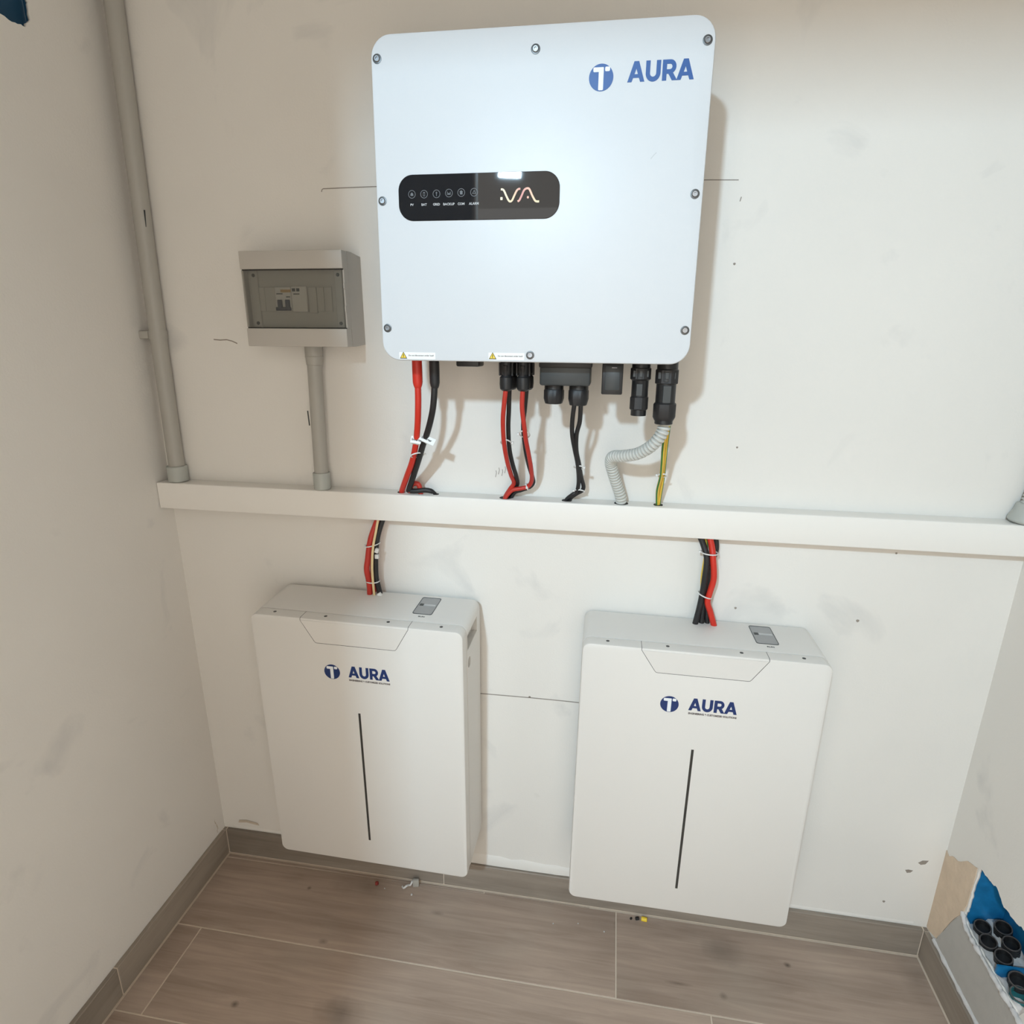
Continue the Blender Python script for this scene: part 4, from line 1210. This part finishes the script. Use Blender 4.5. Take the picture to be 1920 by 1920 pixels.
    text_mesh('slogan', 'grey_print', root, 'ENGINEERING & CUSTOMIZED SOLUTIONS', 0.0262, cz + 0.1775, 0.0052, 0.0, 0.0002, width=0.0890, bold=0.0003)
    return root
battery((0.4891, -0.1536, 0.5003), (R(1.34), R(0.34), R(-0.41)), 0.4513, 0.6234, 0.1440, 'white wall battery at the left, with a grip slot in its right flank', True)
battery((1.1697, -0.1537, 0.4976), (R(-0.81), R(0.66), R(0.54)), 0.4507, 0.6119, 0.1450, 'white wall battery at the right, nearer the broken wall corner', False)

# ================================================================== CABLES BETWEEN TRUNKING AND BATTERIES
def drop(name, pts, r, mat, label, group, **k):
    return tag(cable(name, pts, r, mat, **k), label, 'cable', group)
gl, gr_ = 'cables into the left battery', 'cables into the right battery'
l1 = drop('battery_lead', [(0.5072, -0.024, 0.9991), (0.4967, -0.028, 0.9761), (0.4859, -0.036, 0.9423), (0.4792, -0.040, 0.9013), (0.4761, -0.042, 0.8773), (0.4771, -0.036, 0.8434), (0.4729, -0.028, 0.7950)], 0.0062, 'red_dark', 'red cable curving down into the left battery, outermost of its bundle', gl)
drop('battery_lead', [(0.5088, -0.014, 0.9968), (0.4958, -0.016, 0.9668), (0.4868, -0.019, 0.9314), (0.4820, -0.021, 0.8887), (0.4795, -0.019, 0.8434), (0.4800, -0.016, 0.7950)], 0.0060, 'red_dark', 'red cable hidden behind the other red one above the left battery', gl)
l3 = drop('signal_wire', [(0.5086, -0.036, 1.0010), (0.5013, -0.038, 0.9677), (0.4955, -0.045, 0.9345), (0.4925, -0.049, 0.9001), (0.4895, -0.045, 0.8611), (0.4849, -0.030, 0.7950)], 0.0026, 'cream_wire', 'thin cream-yellow wire in the bundle above the left battery', gl)
l4 = drop('battery_lead', [(0.5167, -0.024, 0.9996), (0.5078, -0.026, 0.9761), (0.4997, -0.030, 0.9474), (0.4941, -0.031, 0.911), (0.4915, -0.031, 0.8615), (0.4935, -0.029, 0.8383), (0.4975, -0.020, 0.7950)], 0.0058, 'black_soft', 'black cable curving down into the left battery beside the cream wire', gl)
tie(l1, None, (0.4885, -0.031, 0.9325), 0.0150, 0.0140, (-0.25, 0, 1))
tie(l1, None, (0.4835, -0.030, 0.8480), 0.0135, 0.0135, (0.02, 0, 1))
for p, ang in [((0.5005, -0.039, 0.9220), (0, R(20), 0)), ((0.4985, -0.036, 0.9075), (0, R(0), 0)), ((0.4985, -0.033, 0.8165), (0, R(-32), 0))]:
    bm = NB()
    add_box(bm, -0.0040, 0.0040, -0.0035, 0.0035, -0.0048, 0.0048, 0.0008, 1)
    o = obj('white_clip', bm, 'white_nylon', l4)
    o.location = p; o.rotation_euler = ang
r1 = drop('battery_lead', [(1.1580, -0.026, 1.000), (1.1705, -0.030, 0.9724), (1.1780, -0.036, 0.9474), (1.1777, -0.036, 0.9081), (1.1768, -0.031, 0.8711), (1.1745, -0.028, 0.8399), (1.1690, -0.025, 0.7950)], 0.0058, 'black_soft', 'black cable at the left of the bundle above the right battery', gr_)
drop('battery_lead', [(1.1905, -0.015, 0.998), (1.1968, -0.015, 0.9626), (1.1896, -0.016, 0.9292), (1.1875, -0.018, 0.8957), (1.1839, -0.018, 0.8663), (1.1830, -0.018, 0.836), (1.1830, -0.019, 0.7950)], 0.0056, 'black_soft', 'black cable behind the red one in the bundle above the right battery', gr_)
drop('battery_lead', [(1.1850, -0.015, 0.870), (1.1885, -0.015, 0.845), (1.1925, -0.016, 0.825), (1.1950, -0.018, 0.7950)], 0.0050, 'black_soft', 'short black cable end between the black and red ones on the right battery', gr_)
r3 = drop('battery_lead', [(1.1775, -0.027, 1.000), (1.1854, -0.031, 0.9733), (1.1895, -0.037, 0.9482), (1.1945, -0.037, 0.9094), (1.1911, -0.033, 0.8789), (1.1886, -0.031, 0.8547), (1.1964, -0.028, 0.8323), (1.2090, -0.025, 0.7950)], 0.0060, 'red', 'bright red cable twisting down into the right battery', gr_)
drop('signal_wire', [(1.1700, -0.024, 0.9995), (1.1753, -0.023, 0.9827), (1.1780, -0.019, 0.963), (1.1762, -0.018, 0.9285), (1.1752, -0.018, 0.8997), (1.1780, -0.015, 0.8634), (1.1795, -0.015, 0.7950)], 0.0028, ['wire_yellow', 'green'], 'thin yellow-green wire behind the bundle above the right battery', gr_, n=12, sectors={0: 1, 1: 1, 2: 1, 6: 1, 7: 1, 8: 1})
tie(r3, None, (1.1825, -0.030, 0.9595), 0.0150, 0.0130, (0.05, 0, 1))
tie(r3, None, (1.1825, -0.027, 0.8680), 0.0130, 0.0120, (0.35, 0, 1), (0.1, -0.012))

# ================================================================== SCRAPS ON THE FLOOR
o = lathe('wire_ferrule', 'yellow', None, [(0.0048, 0.0), (0.0052, 0.002), (0.0052, 0.012), (0.0046, 0.0135)], (0, 0, 0), (1, -0.1, 0), 14)
o.location = (1.1140, -0.0250, 0.0054); tag(o, 'small yellow wire ferrule lying by the skirting under the right battery', 'scrap')
o = lathe('cable_scrap', 'black', None, [(0.0030, 0.0), (0.0038, 0.001), (0.0038, 0.008), (0.0030, 0.009)], (0, 0, 0), (1, 0.3, 0), 12)
o.location = (1.1000, -0.0265, 0.0038); tag(o, 'tiny black plastic scrap touching the yellow ferrule on the floor', 'scrap')
o = lathe('cable_scrap', 'black', None, [(0.0020, 0.0), (0.0026, 0.001), (0.0026, 0.004), (0.002, 0.005)], (0, 0, 0), (0.6, 1, 0), 12)
o.location = (1.0882, -0.0290, 0.0027); tag(o, 'smallest black crumb on the floor left of the yellow ferrule', 'scrap')
bm = NB()
add_lathe(bm, [(0.0030, 0.0), (0.0048, 0.001), (0.0050, 0.006), (0.0030, 0.008)], (0, 0, 0), (1, 0.2, 0.1), 10)
o = obj('red_scrap', bm, 'debris_red', None); o.location = (0.441, -0.0400, 0.0052)
tag(o, 'dark red plastic scrap on the floor under the left battery', 'scrap')
o = cable('stripped_sleeve', [(-0.014, -0.002, 0.0), (-0.008, -0.008, 0.003), (-0.002, -0.006, 0.008), (0.001, 0.000, 0.005), (0.006, 0.004, 0.003), (0.010, 0.008, 0.012)], 0.0026, 'white_nylon', None, 8)
o.location = (0.526, -0.0330, 0.0030); tag(o, 'curled white plastic sleeve beside the grey offcut on the floor', 'scrap')
bm = NB()
add_box(bm, -0.008, 0.008, -0.004, 0.004, 0.0, 0.020, 0.002, 2)
o = obj('grey_offcut', bm, 'conduit', None); o.location = (0.5450, -0.0255, 0.0); o.rotation_euler = (R(-8), 0, R(12))
tag(o, 'grey plastic offcut leaning on the skirting under the left battery', 'scrap')
for i, (x, y, r, lb) in enumerate([(0.5427, -0.0531, 0.0032, 'white crumb of plaster on the floor in front of the grey offcut'), (0.4682, -0.0470, 0.0018, 'tiny white crumb on the floor right of the red scrap'),
                     (1.0259, -0.0713, 0.0022, 'white speck of plaster on the floor near the cross joint of the planks'), (0.9632, -0.0611, 0.0018, 'white speck of plaster on the floor left of the right battery corner'), (0.9036, -0.0713, 0.0018, 'white speck of plaster on the floor between the two batteries')]):
    bm = NB()
    bmesh.ops.create_icosphere(bm, subdivisions=1, radius=r)
    for v in bm.verts: v.co *= rnd.uniform(0.75, 1.2)
    mz = min(v.co.z for v in bm.verts)
    for v in bm.verts: v.co.z -= mz
    o = obj('plaster_crumb', bm, 'mortar', None, None); o.location = (x, y, 0.0)
    tag(o, lb, 'scrap')
